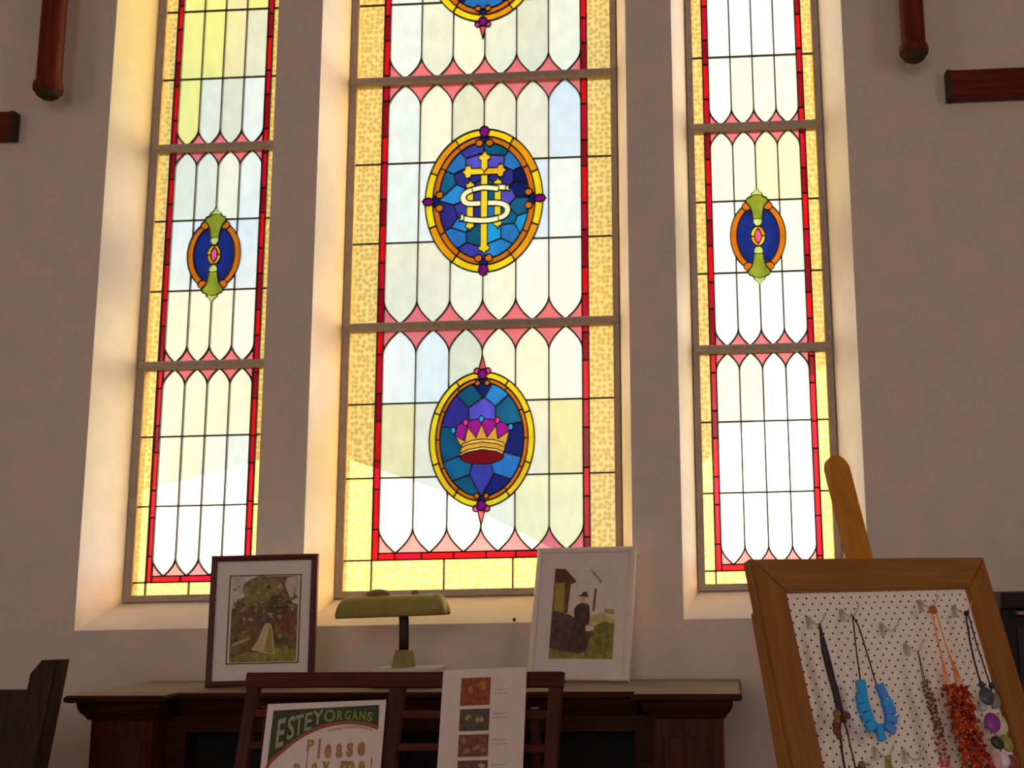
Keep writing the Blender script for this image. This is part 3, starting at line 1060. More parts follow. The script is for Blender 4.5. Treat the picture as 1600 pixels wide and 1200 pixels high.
# ---------------------------------------------------------------- framed photographs on the cabinet
def rectmat(loc, psi, be, ga=0.0):
    return Matrix.Translation(loc) @ Matrix.Rotation(psi, 4, 'Z') @ Matrix.Rotation(-be, 4, 'X') @ Matrix.Rotation(-ga, 4, 'Y')
def flat(name, pieces, y, parent, mat=None):
    v, tri, cuts = overlay(pieces)
    bm = BM()
    idx, mats, vm = {}, [], {}
    for a, t in tri:
        m = pieces[t]['mat']
        if m.name not in idx:
            idx[m.name] = len(mats)
            mats.append(m)
        for i in a:
            if i not in vm:
                vm[i] = bm.verts.new((v[i].x, y, v[i].y))
        try:
            f = bm.faces.new([vm[i] for i in a])
            f.material_index = idx[m.name]
        except ValueError:
            pass
    return obj(name, bm, mats, parent)
def picture_frame(bm, w, h, b, d, lip=.006):
    """mitred frame, front at y=0, back at y=d, origin bottom-left"""
    o = [(0, 0), (w, 0), (w, h), (0, h)]
    i = [(b, b), (w - b, b), (w - b, h - b), (b, h - b)]
    s = [(b * .35, b * .35), (w - b * .35, b * .35), (w - b * .35, h - b * .35), (b * .35, h - b * .35)]
    rings = [[bm.verts.new((x, y, z)) for x, z in pts] for pts, y in ((o, d), (o, lip), (s, 0), (i, .004), (i, d))]
    for r0, r1 in zip(rings, rings[1:] + rings[:1]):
        for k in range(4):
            bm.faces.new((r0[k], r0[(k + 1) % 4], r1[(k + 1) % 4], r1[k]))
def blob(cx, cz, rx, rz, seed, n=16, amp=.25):
    r = random.Random(seed)
    return [(cx + rx * (1 - amp * r.random()) * cos(2 * pi * k / n), cz + rz * (1 - amp * r.random()) * sin(2 * pi * k / n)) for k in range(n)]
C_ = lambda nm, rgb, **k: paint('print_' + nm, rgb, rough=.5, var=k.get('var', .18), scale=k.get('scale', 60))
MAT1 = paint('mount_card', (132, 110, 98), rough=.8, var=.03)

w_, h_ = .3448, .4150
lf = empty('picture_frame', mat=rectmat((-1.675, 3.69, ztop(-1.6) + .002), .0485, 0.02, .004))
tag(lf, 'dark brown framed sepia photo of a bride standing on the cabinet left of the lamp', 'picture frame')
bm = BM()
picture_frame(bm, w_, h_, .019, .022)
obj('frame', bm, paint('frame_dark', (46, 16, 12), rough=.4, var=.2), lf)
bm = BM()
box(bm, .012, w_ - .012, .010, .018, .012, h_ - .012)
lfm = obj('mount', bm, MAT1, lf)
px0, px1, pz0, pz1 = .061, .294, .070, .351
bm = BM()
tk = .0035
for q in ((px0, px1, pz0, pz0 + tk), (px0, px1, pz1 - tk, pz1), (px0, px0 + tk, pz0, pz1), (px1 - tk, px1, pz0, pz1)):
    box(bm, q[0], q[1], .0085, .011, q[2], q[3])
obj('border_line', bm, C_('line', (58, 34, 18)), lfm)
X = lambda f: px0 + .011 + f * (px1 - px0 - .020)
Z = lambda f: pz0 + .006 + f * (pz1 - pz0 - .012)
def Q(pts):
    return [(X(x), Z(z)) for x, z in pts]
pc = [dict(mat=C_('garden', (70, 44, 22), var=.5, scale=45), poly=Q([(0, 0), (1, 0), (1, 1), (0, 1)])),
      dict(mat=C_('pale_sky', (122, 98, 84)), poly=Q([(0, .62), (0, 1), (.35, 1), (.42, .9), (.3, .8), (.22, .76), (.08, .74), (.04, .6)])),
      dict(mat=C_('pale_sky', (122, 98, 84)), poly=Q([(1, .66), (1, 1), (.82, .98), (.8, .9), (.86, .78), (.92, .68)])),
      dict(mat=C_('light_leaves', (82, 60, 32), var=.5, scale=50), poly=[(X(.45) + (a[0]), Z(.86) + a[1]) for a in blob(0, 0, .075, .045, 3)]),
      dict(mat=C_('light_leaves', (82, 60, 32), var=.5, scale=50), poly=[(X(.32) + (a[0]), Z(.68) + a[1]) for a in blob(0, 0, .04, .05, 5)]),
      dict(mat=C_('purple_shade', (66, 36, 29), var=.3), poly=[(X(.40) + (a[0]), Z(.52) + a[1]) for a in blob(0, 0, .055, .05, 8)]),
      dict(mat=C_('dark_leaves', (44, 34, 14), var=.5), poly=[(X(.68) + (a[0]), Z(.62) + a[1]) for a in blob(0, 0, .04, .05, 9)]),
      dict(mat=C_('red_shade', (70, 34, 19), var=.3), poly=[(X(.84) + (a[0]), Z(.45) + a[1]) for a in blob(0, 0, .03, .035, 12)]),
      dict(mat=C_('grass', (84, 66, 26), var=.4), poly=Q([(0, 0), (1, 0), (1, .14), (.7, .16), (.5, .1), (.25, .12), (0, .05)])),
      dict(mat=C_('white_path', (106, 86, 52), var=.2), poly=Q([(.02, .18), (.02, .21), (.26, .29), (.3, .27), (.2, .23)])),
      dict(mat=C_('dress', (116, 92, 62), var=.15, scale=20), poly=Q([(.32, .14), (.42, .26), (.50, .42), (.53, .45), (.60, .45), (.64, .34), (.66, .22), (.68, .08), (.5, .10)])),
      dict(mat=C_('dress_shade', (94, 72, 26), var=.2), poly=Q([(.52, .12), (.56, .3), (.58, .42), (.62, .36), (.64, .22), (.66, .09)])),
      dict(mat=C_('hair', (50, 30, 20)), poly=[(X(.565) + a[0], Z(.485) + a[1]) for a in blob(0, 0, .009, .011, 1, 10, .1)])]
rq = random.Random(31)
flk = []
for q in range(150):
    fx, fz = rq.random(), .12 + .8 * rq.random()
    if .3 < fx < .72 and fz < .47:
        continue
    nm, cc = rq.choice((('leaf_a', (92, 70, 32)), ('leaf_b', (52, 36, 16)), ('leaf_c', (74, 46, 26)), ('leaf_d', (104, 82, 52)) if fz > .6 else ('leaf_b', (52, 36, 16))))
    rr_2 = rq.uniform(.004, .012)
    cx_ = min(max(X(fx), X(0) + rr_2), X(1) - rr_2)
    flk.append(dict(mat=C_(nm, cc, var=.4), poly=blob(cx_, Z(fz), rr_2, rr_2 * rq.uniform(.6, 1.3), 200 + q, 9, .6)))
pc[8:8] = flk
flat('photograph', pc, .0088, lfm)
bm = BM()
box(bm, w_ * .42, w_ * .58, .02, .024, .03, .30)
vs = bm.verts[:]
for vv in vs:
    if vv.co.z < .1:
        vv.co.y += .14
obj('easel_strut', bm, DARK, lf)

w2, h2 = .3500, .4420
rf = empty('picture_frame', mat=rectmat((-.677, 3.873, ztop(-.6) + .010), -.2087, .2114, -.010))
tag(rf, 'white framed photo of a woman in a dark dress leaning right of the lamp', 'picture frame')
WHF = paint('frame_white', (128, 106, 92), rough=.45, var=.05)
bm = BM()
picture_frame(bm, w2, h2, .017, .026, .004)
obj('frame', bm, WHF, rf)
bm = BM()
box(bm, .012, w2 - .012, .012, .020, .012, h2 - .012)
rfm = obj('mount', bm, paint('mount_white', (128, 104, 94), rough=.8, var=.03), rf)
qx0, qx1, qz0, qz1 = .068, .290, .070, .370
X = lambda f: qx0 + f * (qx1 - qx0)
Z = lambda f: qz0 + f * (qz1 - qz0)
pc = [dict(mat=C_('house_wall', (126, 102, 90), var=.06), poly=Q([(0, 0), (1, 0), (1, 1), (0, 1)])),
      dict(mat=C_('porch', (62, 34, 14), var=.3), poly=Q([(.0, .5), (.0, 1), (.16, 1), (.3, .9), (.36, .85), (.27, .82), (.25, .5)])),
      dict(mat=C_('door_ochre', (94, 68, 24), var=.15), poly=Q([(.02, .5), (.02, .84), (.17, .84), (.19, .5)])),
      dict(mat=C_('porch_top', (56, 24, 14), var=.2), poly=Q([(.0, .86), (.0, 1), (.16, 1), (.3, .9), (.33, .88), (.2, .85)])),
      dict(mat=C_('window_slit', (66, 36, 16)), poly=Q([(.64, .52), (.655, .78), (.69, .77), (.675, .52)])),
      dict(mat=C_('roof_mark', (92, 70, 34)), poly=Q([(.56, .985), (.6, .98), (.76, .86), (.75, .82)])),
      dict(mat=C_('sign_ochre', (100, 78, 40)), poly=Q([(.83, .5), (.83, .55), (.98, .54), (.98, .48)])),
      dict(mat=C_('fence', (112, 88, 48), var=.2), poly=Q([(.55, .36), (.58, .46), (.8, .5), (1, .44), (1, .3)])),
      dict(mat=C_('dark_bush', (52, 28, 22), var=.4), poly=Q([(0, 0), (0, .52), (.1, .52), (.3, .48), (.42, .42), (.52, .3), (.62, .3), (.75, .32), (.8, .15), (.78, 0)])),
      dict(mat=C_('green_bush', (70, 58, 16), var=.4), poly=Q([(.6, .0), (.62, .2), (.7, .36), (.84, .41), (1, .38), (1, 0)])),
      dict(mat=C_('lawn', (76, 64, 22), var=.4), poly=Q([(0, 0), (0, .12), (.2, .08), (.5, .06), (.6, .1), (.8, .04), (1, .1), (1, 0)])),
      dict(mat=C_('dark_dress', (40, 24, 16), var=.3), poly=Q([(.30, .1), (.34, .3), (.36, .46), (.35, .54), (.39, .59), (.45, .61), (.53, .61), (.59, .58), (.61, .48), (.60, .38), (.55, .36), (.56, .2), (.58, .08), (.45, .05)])),
      dict(mat=C_('face', (120, 90, 62)), poly=[(X(.475) + a[0], Z(.655) + a[1]) for a in blob(0, 0, .011, .014, 2, 10, .05)]),
      dict(mat=C_('hat', (48, 24, 18)), poly=Q([(.40, .685), (.42, .70), (.45, .705), (.47, .735), (.54, .735), (.55, .70), (.57, .69), (.55, .675), (.48, .685)]))]
flat('photograph', pc, .0108, rfm)

# ---------------------------------------------------------------- lamp on the cabinet
LX, LY = -1.043, 3.72
lz = ztop(LX) + .003
lamp = empty('desk_lamp', (LX, LY, lz))
tag(lamp, 'olive desk lamp with a long trough shade on the cabinet between the framed photos', 'lamp')
OLIVE = paint('olive_enamel', (82, 64, 26), rough=.4, var=.12, scale=20)
LBASE = paint('pale_base', (118, 98, 84), rough=.5, var=.05)
bm = BM()
box(bm, -.085, .120, -.075, .075, 0, .058, .006)
obj('base', bm, LBASE, lamp)
bm = BM()
lathe(bm, [(.040, .057), (.038, .066), (.034, .09), (.030, .108), (.026, .112)], 8)
obj('neck', bm, paint('neck_brass', (84, 64, 32), rough=.35, var=.15), lamp)
bm = BM()
tube(bm, [(0, 0, .108), (0, 0, .16), (-.001, 0, .2), (-.004, 0, .226), (-.007, .0, .244)], .0155, 16)
obj('stem', bm, paint('stem_black', (24, 12, 8), rough=.5, var=.1), lamp, smooth=True)
bm = BM()
L_, Hs, Ds = .180, .060, .062
secs = []
for i in range(41):
    t = -cos(pi * i / 40)
    q = max(0.0, (abs(t) - .80) / .20)
    k = max(.0004, (1 - q ** 2.4)) ** .5
    ring = []
    for j in range(17):
        a = pi * j / 16
        ring.append((t * (L_ - .004 * sin(a)), -Ds * cos(a) * (.35 + .65 * k), -.004 + (Hs + .004) * max(0, sin(a)) ** .62 * (.06 + .94 * k)))
    ring += [(x * .985, y * .93, z - .005) for x, y, z in ring[::-1]]
    secs.append([bm.verts.new((p[0], p[1], p[2])) for p in ring])
for r0, r1 in zip(secs, secs[1:]):
    n = len(r0)
    for j in range(n):
        bm.faces.new((r0[j], r0[(j + 1) % n], r1[(j + 1) % n], r1[j]))
bm.faces.new(secs[0][::-1])
bm.faces.new(secs[-1])
sh = obj('lamp_shade', bm, OLIVE, lamp, smooth=True)
sh.location = (-.037, 0, lz * 0 + .2250)
sh.rotation_euler = (0, radians(-1.0), 0)
bm = BM()
ball(bm, (0, 0, 0), .046, .03, .022)
k = obj('vent_cap', bm, paint('cap_dark', (70, 44, 26), rough=.4, var=.1), sh, smooth=True)
k.location = (-.053, .012, .058)
bm = BM()
lathe(bm, [(.004, -.01), (.012, -.004), (.015, .004), (.010, .012), (.003, .014)], 14)
k = obj('switch_knob', bm, paint('cap_dark', (70, 44, 26)), sh, smooth=True)
k.location = (.069, .012, .059)

# ---------------------------------------------------------------- slatted stand in front of the cabinet
PSI_R, BE_R = -.1819, .2059
RM = rectmat((-1.3799, 3.2, .8759), PSI_R, BE_R)
RKW = wood('dark_oak', (46, 14, 8), 'x', rough=.5)
RKV = wood('dark_oak_upright', (42, 16, 10), 'z', rough=.5)
rack = empty('slatted_stand', mat=RM)
tag(rack, 'dark wooden slatted stand holding the two paper notices before the cabinet', 'stand')
RW = .932
vfoot = -(.8759 / cos(BE_R)) + .004
for x0, x1 in ((0, .036), (.438, .480), (RW - .036, RW)):
    bm = BM()
    box(bm, x0, x1, 0, .022, vfoot, .4185 if x0 != .438 else .38, .003)
    obj('upright', bm, RKV, rack)
bm = BM()
box(bm, -.004, RW + .002, -.004, .020, .380, .4205, .003)
obj('top_rail', bm, RKW, rack)
for vv in (.300, .215, .130, .045, -.04):
    bm = BM()
    box(bm, .03, RW - .03, .004, .016, vv, vv + .020, .002)
    obj('slat', bm, RKW, rack)
bm = BM()
box(bm, 0, RW, -.07, .02, -.155, -.132, .003)
box(bm, 0, RW, -.075, -.065, -.155, -.115, .002)
obj('ledge', bm, RKW, rack)
bm = BM()
box(bm, 0.02, RW - .02, .0, .02, vfoot + .12, vfoot + .16, .003)
obj('bottom_rail', bm, RKW, rack)
inv = RM.inverted()
for xx in (.05, RW - .08):
    top = Vector((xx, .03, .33))
    wt = RM @ top
    ft = inv @ Vector((wt.x + .02, min(3.36, wt.y + .10), .008))
    bm = BM()
    tube(bm, [top, ft], .014, 8)
    obj('rear_leg', bm, RKV, rack)

# paper notices --------------------------------------------------------------
def letter(txt, x0, x1, z0, z1, bold=0.0, rot=0.0, shear=0.0):
    """text outline fitted into a box, returned as list of (verts, faces)"""
    cu = bpy.data.curves.new('lettering', 'FONT')
    cu.body = txt
    cu.offset = bold
    cu.resolution_u = 3
    ob = bpy.data.objects.new('lettering', cu)
    COL.objects.link(ob)
    dg = bpy.context.evaluated_depsgraph_get()
    me = bpy.data.meshes.new_from_object(ob.evaluated_get(dg))
    vs = [Vector((v.co.x, v.co.y)) for v in me.vertices]
    fs = [list(p.vertices) for p in me.polygons]
    bpy.data.objects.remove(ob)
    bpy.data.meshes.remove(me)
    bpy.data.curves.remove(cu)
    ax, bx = min(v.x for v in vs), max(v.x for v in vs)
    az, bz = min(v.y for v in vs), max(v.y for v in vs)
    cx, cz = (x0 + x1) / 2, (z0 + z1) / 2
    out = []
    for v in vs:
        x = (v.x - ax) / (bx - ax) - .5
        z = (v.y - az) / (bz - az) - .5
        x, z = x * (x1 - x0), z * (z1 - z0)
        z += shear * x
        x, z = x * cos(rot) - z * sin(rot), x * sin(rot) + z * cos(rot)
        out.append((cx + x, cz + z))
    return out, fs
def add_letters(bm, L_, y, mi=0):
    vs, fs = L_
    nv = [bm.verts.new((x, y, z)) for x, z in vs]
    for f in fs:
        try:
            bm.faces.new([nv[i] for i in f]).material_index = mi
        except ValueError:
            pass
PAPER = paint('white_paper', (134, 108, 98), rough=.8, var=.03)
TH = radians(2.1)
sw, shh = .356, .458
corner = RM @ Vector((.0836, -.012, .3325))
SM = Matrix.Translation(corner) @ RM.to_3x3().to_4x4() @ Matrix.Rotation(-TH, 4, 'Y') @ Matrix.Translation((0, 0, -shh))
sign = empty('paper_sign', mat=SM)
tag(sign, 'white Please play me! sign with a green arched heading propped on the slatted stand', 'sign')
bm = BM()
box(bm, 0, sw, 0, .003, 0, shh)
obj('card', bm, PAPER, sign)
us = sw / 1338.0
def sg(x, y):
    return ((x - 125 + (y - 110) * .094) * us, shh - (y - 110) * us * .97)
arc = spline([(133, 800), (150, 730), (215, 655), (300, 590), (380, 528), (460, 474), (580, 410), (700, 365), (800, 338), (900, 322), (1000, 314), (1100, 316), (1200, 328), (1290, 348), (1378, 380)], 4)
head_ = [sg(x, y) for x, y in [(195, 180), (1390, 160)]]
arcp = [sg(x, y) for x, y in arc]
GREEN = C_('dark_green', (28, 26, 11), var=.35, scale=25)
pc = [dict(mat=GREEN, poly=[head_[0]] + arcp + [head_[1]])]
flat('heading_panel', pc, -.0006, sign)
pc = [dict(mat=C_('brown_band', (84, 38, 14), var=.15), poly=stroke([(x, z - .004) for x, z in arcp], .010))]
flat('arched_band', pc, -.0010, sign)
bm = BM()
for ch, x0, x1, y0, y1, sh_ in (('E', 228, 345, 268, 560, .55), ('S', 350, 455, 245, 485, .5), ('T', 440, 545, 232, 440, .45), ('E', 550, 650, 212, 395, .38), ('Y', 640, 770, 192, 340, .25)):
    (ax, az), (bx, bz) = sg(x0, y1), sg(x1, y0)
    add_letters(bm, letter(ch, ax, bx, az, bz, .02, 0, sh_ * .5), -.0014, 0)
for ch, x0, x1, y0, y1, sh_ in (('O', 768, 908, 190, 318, 0), ('R', 915, 995, 205, 305, 0), ('G', 1002, 1078, 208, 302, 0), ('A', 1082, 1160, 212, 304, -.05), ('N', 1165, 1245, 220, 314, -.12), ('S', 1250, 1322, 230, 326, -.2)):
    (ax, az), (bx, bz) = sg(x0, y1), sg(x1, y0)
    add_letters(bm, letter(ch, ax, bx, az, bz, .03, 0, sh_), -.0014, 1)
obj('heading_lettering', bm, [C_('pale_green_ink', (84, 80, 52), var=.15), C_('lime_ink', (70, 74, 20), var=.15)], sign)
bm = BM()
rq = random.Random(9)
x = 818.0
while x < 1316:
    y = 395 - 34 * math.sin((x - 818) / 500.0 * pi * .9) + 18 * max(0, (x - 1150) / 170)
    wd = rq.uniform(9, 22)
    (ax, az), (bx, bz) = sg(x, y + 26), sg(x + wd, y)
    box(bm, ax, bx, -.0009, -.0004, az, bz)
    x += wd + (22 if 925 < x < 960 else 7)
obj('small_lettering', bm, C_('ochre_ink_dark', (104, 78, 40), var=.2), sign)
BR = C_('brown_ink', (98, 64, 26), var=.2)
bm = BM()
for txt, x0, x1, y0, y1 in (('P', 582, 672, 490, 606), ('l', 700, 748, 486, 680), ('e', 775, 868, 540, 682), ('a', 905, 992, 538, 682), ('s', 1022, 1108, 530, 676), ('e', 1142, 1242, 526, 668),
                            ('p', 430, 522, 728, 905), ('l', 570, 606, 606, 852), ('a', 634, 720, 720, 862), ('y', 748, 846, 712, 905), ('m', 952, 1122, 712, 850), ('e', 1150, 1236, 716, 850), ('!', 1282, 1316, 680, 846)):
    (ax, az), (bx, bz) = sg(x0, y1), sg(x1, y0)
    add_letters(bm, letter(txt, ax, bx, az, bz, .045), -.0008)
obj('message_lettering', bm, BR, sign)

pw, ph = .2375, .548
corner = RM @ Vector((.5992, -.014, .4225))
PM = Matrix.Translation(corner) @ RM.to_3x3().to_4x4() @ Matrix.Rotation(-TH, 4, 'Y') @ Matrix.Translation((0, 0, -ph))
leaf = empty('photo_leaflet', mat=PM)
tag(leaf, 'tall white leaflet with a column of small square photos on the slatted stand', 'leaflet')
bm = BM()
box(bm, 0, pw, 0, .003, 0, ph)
obj('card', bm, PAPER, leaf)
cols = [((84, 34, 14), (106, 58, 22)), ((48, 36, 26), (92, 74, 46)), ((70, 34, 20), (96, 58, 32)), ((58, 34, 22), (104, 80, 50)), ((70, 50, 30), (60, 40, 24))]
zt = ph - .023
for k in range(5):
    hh = .072 if k == 0 else .056
    x0 = .054 + .001 * k
    x1 = x0 + .084
    r = random.Random(20 + k)
    pc = [dict(mat=C_('thumb_%s' % 'abcde'[k], cols[k][0], var=.45, scale=90), poly=[(x0, zt - hh), (x1, zt - hh), (x1, zt), (x0, zt)])]
    for q in range(4):
        cx, cz = x0 + .012 + r.random() * .06, zt - hh + .012 + r.random() * (hh - .024)
        pc.append(dict(mat=C_('thumb_light_%s' % 'abcde'[k], cols[k][1], var=.3, scale=90), poly=blob(cx, cz, .011, .009, 50 + k * 7 + q, 9, .5)))
    flat('small_photo', pc, -.0006, leaf)
    zt -= hh + .009
r = random.Random(3)
for k, zc in enumerate((ph - .060, ph - .122, ph - .188, ph - .25)):
    bm = BM()
    for q in range(5):
        x = .150 + q * .0085
        for s in range(2):
            zz = zc + .006 - s * .010
            box(bm, x, x + .003 + r.random() * .004, -.0006, -.0002, zz - .004, zz)
    obj('caption', bm, C_('ochre_ink', (112, 86, 56), var=.1), leaf)

# ---------------------------------------------------------------- dark chair at the left
CHW = wood('blackened_oak', (28, 14, 8), 'z', rough=.5)
chair = empty('high_back_chair', mat=Matrix.Translation((-1.9193, 3.1, 0)) @ Matrix.Rotation(-.1805, 4, 'Z'))
tag(chair, 'dark wooden high-backed chair with an eared back at the left edge', 'chair')
TB = math.tan(.1844)
def chp(name, bm, lean=True):
    if lean:
        for vv in bm.verts:
            vv.co.y += (vv.co.z - .9248) * TB if vv.co.z > .45 else (.45 - .9248) * TB
    return obj(name, bm, CHW, chair)
zt_ = 1.3365
for s in (0, 1):
    pts = [(.0525, .45), (.0525, zt_), (-.001, zt_), (-.030, zt_ - .036), (-.030, .45)]
    if s:
        pts = [(-.64 - x + .0225 + .0, z) for x, z in pts][::-1]
    bm = BM()
    prism(bm, pts, 0, .05, .004)
    chp('back_post', bm)
bm = BM()
box(bm, -.60, -.02, .012, .036, .50, 1.257, .004)
chp('back_panel', bm)
bm = BM()
box(bm, -.66, .05, -.56, .0, .42, .47, .008)
chp('seat', bm)
yb = (.45 - .9248) * TB
for x in (-.665, -.002):
    bm = BM()
    box(bm, x, x + .054, yb - .002, yb + .05, 0, .452, .004)
    obj('leg', bm, CHW, chair)
    bm = BM()
    box(bm, x, x + .054, yb - .54, yb - .49, 0, .66, .004)
    obj('leg', bm, CHW, chair)
    bm = BM()
    box(bm, x - .005, x + .06, yb - .58, yb + .04, .66, .695, .008)
    obj('arm_rest', bm, CHW, chair)

# ---------------------------------------------------------------- black cabinet at the right
BLK = paint('black_lacquer', (14, 8, 6), rough=.7, var=.2)
bc = empty('black_cabinet', (1.20, 3.75, 0))
tag(bc, 'tall black cabinet half hidden behind the pegboard at the right edge', 'cabinet')
bm = BM()
box(bm, -.40, .40, -.22, .24, 0, 1.42, .004)
obj('body', bm, paint('black_body', (9, 9, 7), rough=.7, var=.1), bc)
bm = BM()
box(bm, -.402, .41, -.25, .24, 1.42, 1.466, .006)
obj('top_board', bm, BLK, bc)
bm = BM()
box(bm, -.355, .36, -.255, -.21, 1.402, 1.412, .002)
obj('shelf_edge', bm, paint('shelf_edge', (96, 62, 46), rough=.4, var=.1), bc)
bm = BM()
box(bm, -.355, .36, -.228, -.215, .2, 1.37, .004)
obj('door', bm, paint('black_panel', (16, 11, 9), rough=.4, var=.1), bc)

# ---------------------------------------------------------------- easel and pegboard
PSI_B, BE_B = .5183, .3268
BO = Vector((.0416, 2.3, 1.5532))
BW, BH = .5987, .86
BMAT = rectmat(BO, PSI_B, BE_B)           # origin top-left; x along the top, -z down the board, -y toward the viewer
def onboard(u, v, off=0.0):
    return BMAT @ Vector((u, -off, -v))
PINE = wood('pine', (82, 46, 17), 'x', var=.22)
PINEV = wood('pine_upright', (82, 44, 15), 'z', var=.22)
board = empty('pegboard', mat=BMAT @ Matrix.Translation((BW / 2, 0, -BH)))
tag(board, 'white pegboard in a wide wooden frame displaying necklaces on the easel', 'display board')
sx, sz = -BW / 2, BH
fwid = .0695
mit = {'frame_stile': [], 'frame_rail': []}
def rail(name, pts, m):
    bm = BM()
    prism(bm, [(x + sx, z + sz) for x, z in pts], -.0, .030, .003)
    obj(name, bm, m, board)
rail('frame_rail', [(0, 0), (fwid, -fwid), (BW - fwid, -fwid), (BW, 0)], PINE)
rail('frame_rail', [(0, -BH), (BW, -BH), (BW - fwid, -BH + fwid), (fwid, -BH + fwid)], PINE)
rail('frame_stile', [(0, 0), (0, -BH), (fwid, -BH + fwid), (fwid, -fwid)], PINEV)
rail('frame_stile', [(BW, 0), (BW - fwid, -fwid), (BW - fwid, -BH + fwid), (BW, -BH)], PINEV)
bm = BM()
prism(bm, [(sx - .001, sz - .10), (sx - .001, .0), (sx - .016, .0), (sx - .0105, sz - .40)], .004, .034, .002)
obj('side_batten', bm, PINEV, board)
def pegmat():
    m = bpy.data.materials.new('pegboard_white')
    m.use_nodes = True
    t = m.node_tree
    b = t.nodes['Principled BSDF']
    b.inputs['Roughness'].default_value = .7
    co = t.nodes.new('ShaderNodeTexCoord')
    pitch_u, pitch_v = .02175, .02420
    fac = None
    for k in range(2):
        mp = t.nodes.new('ShaderNodeMapping')
        mp.vector_type = 'POINT'
        mp.inputs['Scale'].default_value = (1 / pitch_u, 0.0, 1 / pitch_v)
        ou, ov = (.0863 - BW / 2), (BH - .0683)
        mp.inputs['Location'].default_value = (-ou / pitch_u + .5 + .5 * k, .0, -ov / pitch_v + .5 + .5 * k)
        t.links.new(co.outputs['Object'], mp.inputs[0])
        fr = t.nodes.new('ShaderNodeVectorMath')
        fr.operation = 'FRACTION'
        t.links.new(mp.outputs[0], fr.inputs[0])
        sb = t.nodes.new('ShaderNodeVectorMath')
        sb.operation = 'SUBTRACT'
        sb.inputs[1].default_value = (.5, 0, .5)
        t.links.new(fr.outputs[0], sb.inputs[0])
        sc = t.nodes.new('ShaderNodeVectorMath')
        sc.operation = 'MULTIPLY'
        sc.inputs[1].default_value = (pitch_u, 0, pitch_v)
        t.links.new(sb.outputs[0], sc.inputs[0])
        ln = t.nodes.new('ShaderNodeVectorMath')
        ln.operation = 'LENGTH'
        t.links.new(sc.outputs[0], ln.inputs[0])
        lt = t.nodes.new('ShaderNodeMath')
        lt.operation = 'LESS_THAN'
        lt.inputs[1].default_value = .0023
        t.links.new(ln.outputs['Value'], lt.inputs[0])
        if fac is None:
            fac = lt
        else:
            mx = t.nodes.new('ShaderNodeMath')
            mx.operation = 'MAXIMUM'
            t.links.new(fac.outputs[0], mx.inputs[0])
            t.links.new(lt.outputs[0], mx.inputs[1])
            fac = mx
    mixc = t.nodes.new('ShaderNodeMix')
    mixc.data_type = 'RGBA'
    mixc.inputs['A'].default_value = (*alb((142, 116, 100)), 1)
    mixc.inputs['B'].default_value = (.05, .02, .012, 1)
    t.links.new(fac.outputs[0], mixc.inputs['Factor'])
    t.links.new(mixc.outputs['Result'], b.inputs['Base Color'])
    return m
bm = BM()
box(bm, sx + .05, -sx - .05, .010, .016, .05, sz - .05)
obj('perforated_panel', bm, pegmat(), board)

ez = empty('easel', mat=Matrix.Translation((onboard(.297, 1.6).x, onboard(.297, 1.6).y, 0)))
tag(ez, 'wooden easel with a rounded mast standing behind and above the pegboard', 'easel')
einv = ez.matrix_basis.inverted() @ BMAT
EW = wood('easel_beech', (106, 58, 14), 'z', var=.15)
def epart(name, bm, m=EW):
    for vv in bm.verts:
        vv.co = einv @ vv.co
    return obj(name, bm, m, ez)
bm = BM()
arcpts = [(.2975 + .0275 * cos(t * pi / 12), .225 + .0275 * sin(t * pi / 12)) for t in range(13)]
prism(bm, [(.270, -1.615), (.325, -1.615)] + arcpts, .033, .055, .002)
epart('mast', bm)
bm = BM()
box(bm, .258, .337, .029, .034, -.055, -.0145)
epart('mast_clamp', bm)
for s in (-1, 1):
    bm = BM()
    tube(bm, [(.2975 + s * .03, .07, -.2), (.2975 + s * .34, .075, -1.615)], .016, 8)
    epart('front_leg', bm)
bm = BM()
a_ = einv.inverted() @ Vector((0, 0, 0))
top = BMAT @ Vector((.2975, .065, -.05))
foot = Vector((top.x - .20, top.y + .55, .012))
tube(bm, [BMAT.inverted() @ top, BMAT.inverted() @ foot], .016, 8)
epart('rear_leg', bm)
bm = BM()
box(bm, .02, BW - .02, -.05, .06, -BH - .030, -BH - .002, .004)
epart('ledge', bm)

# hooks -----------------------------------------------------------------------
STEEL = paint('hook_steel', (120, 96, 78), rough=.3, var=.05, metal=.6)
def hook(u, v, tip=(.013, -.018), label='', depth=.032):
    t = empty('peg_hook', mat=BMAT @ Matrix.Translation((u + .013, 0, -v)))
    tag(t, label, 'hook', 'metal hooks in the pegboard')
    bm = BM()
    tube(bm, [(-.010, .0085, .022), (-.010, .004, .024), (-.009, -.003, .012), (-.010, -depth * .5, .002), (-.012, -depth, -.001), (-.013 + tip[0] * .5, -depth - .006, -tip[1] * .4), (-.013 + tip[0], -depth - .010, -tip[1])], .0016, 8)
    obj('wire', bm, STEEL, t, smooth=True)
    bm = BM()
    prism(bm, [(-.0155, .000), (-.0045, .000), (-.0045, .020), (-.010, .028), (-.0155, .020)], .006, .0095, .0008)
    obj('back_plate', bm, STEEL, t)
    return t
HK = [((.1075, .1440), 'hook holding the dark knotted necklace at the upper left of the pegboard'), ((.1895, .1310), 'hook holding the bright blue bead necklace'),
      ((.2790, .1620), 'empty hook between the blue and the orange necklaces'), ((.3262, .2065), 'hook holding the slim brown and green bead necklace'),
      ((.3925, .1170), 'hook holding the orange coral necklace'), ((.4765, .1310), 'hook holding the big disc bead necklace at upper right'),
      ((.1905, .4020), 'hook holding the small green necklace below the blue beads'), ((.2570, .4130), 'empty hook low on the board right of the green necklace')]
for (u, v), lb in HK:
    hook(u, v, label=lb)

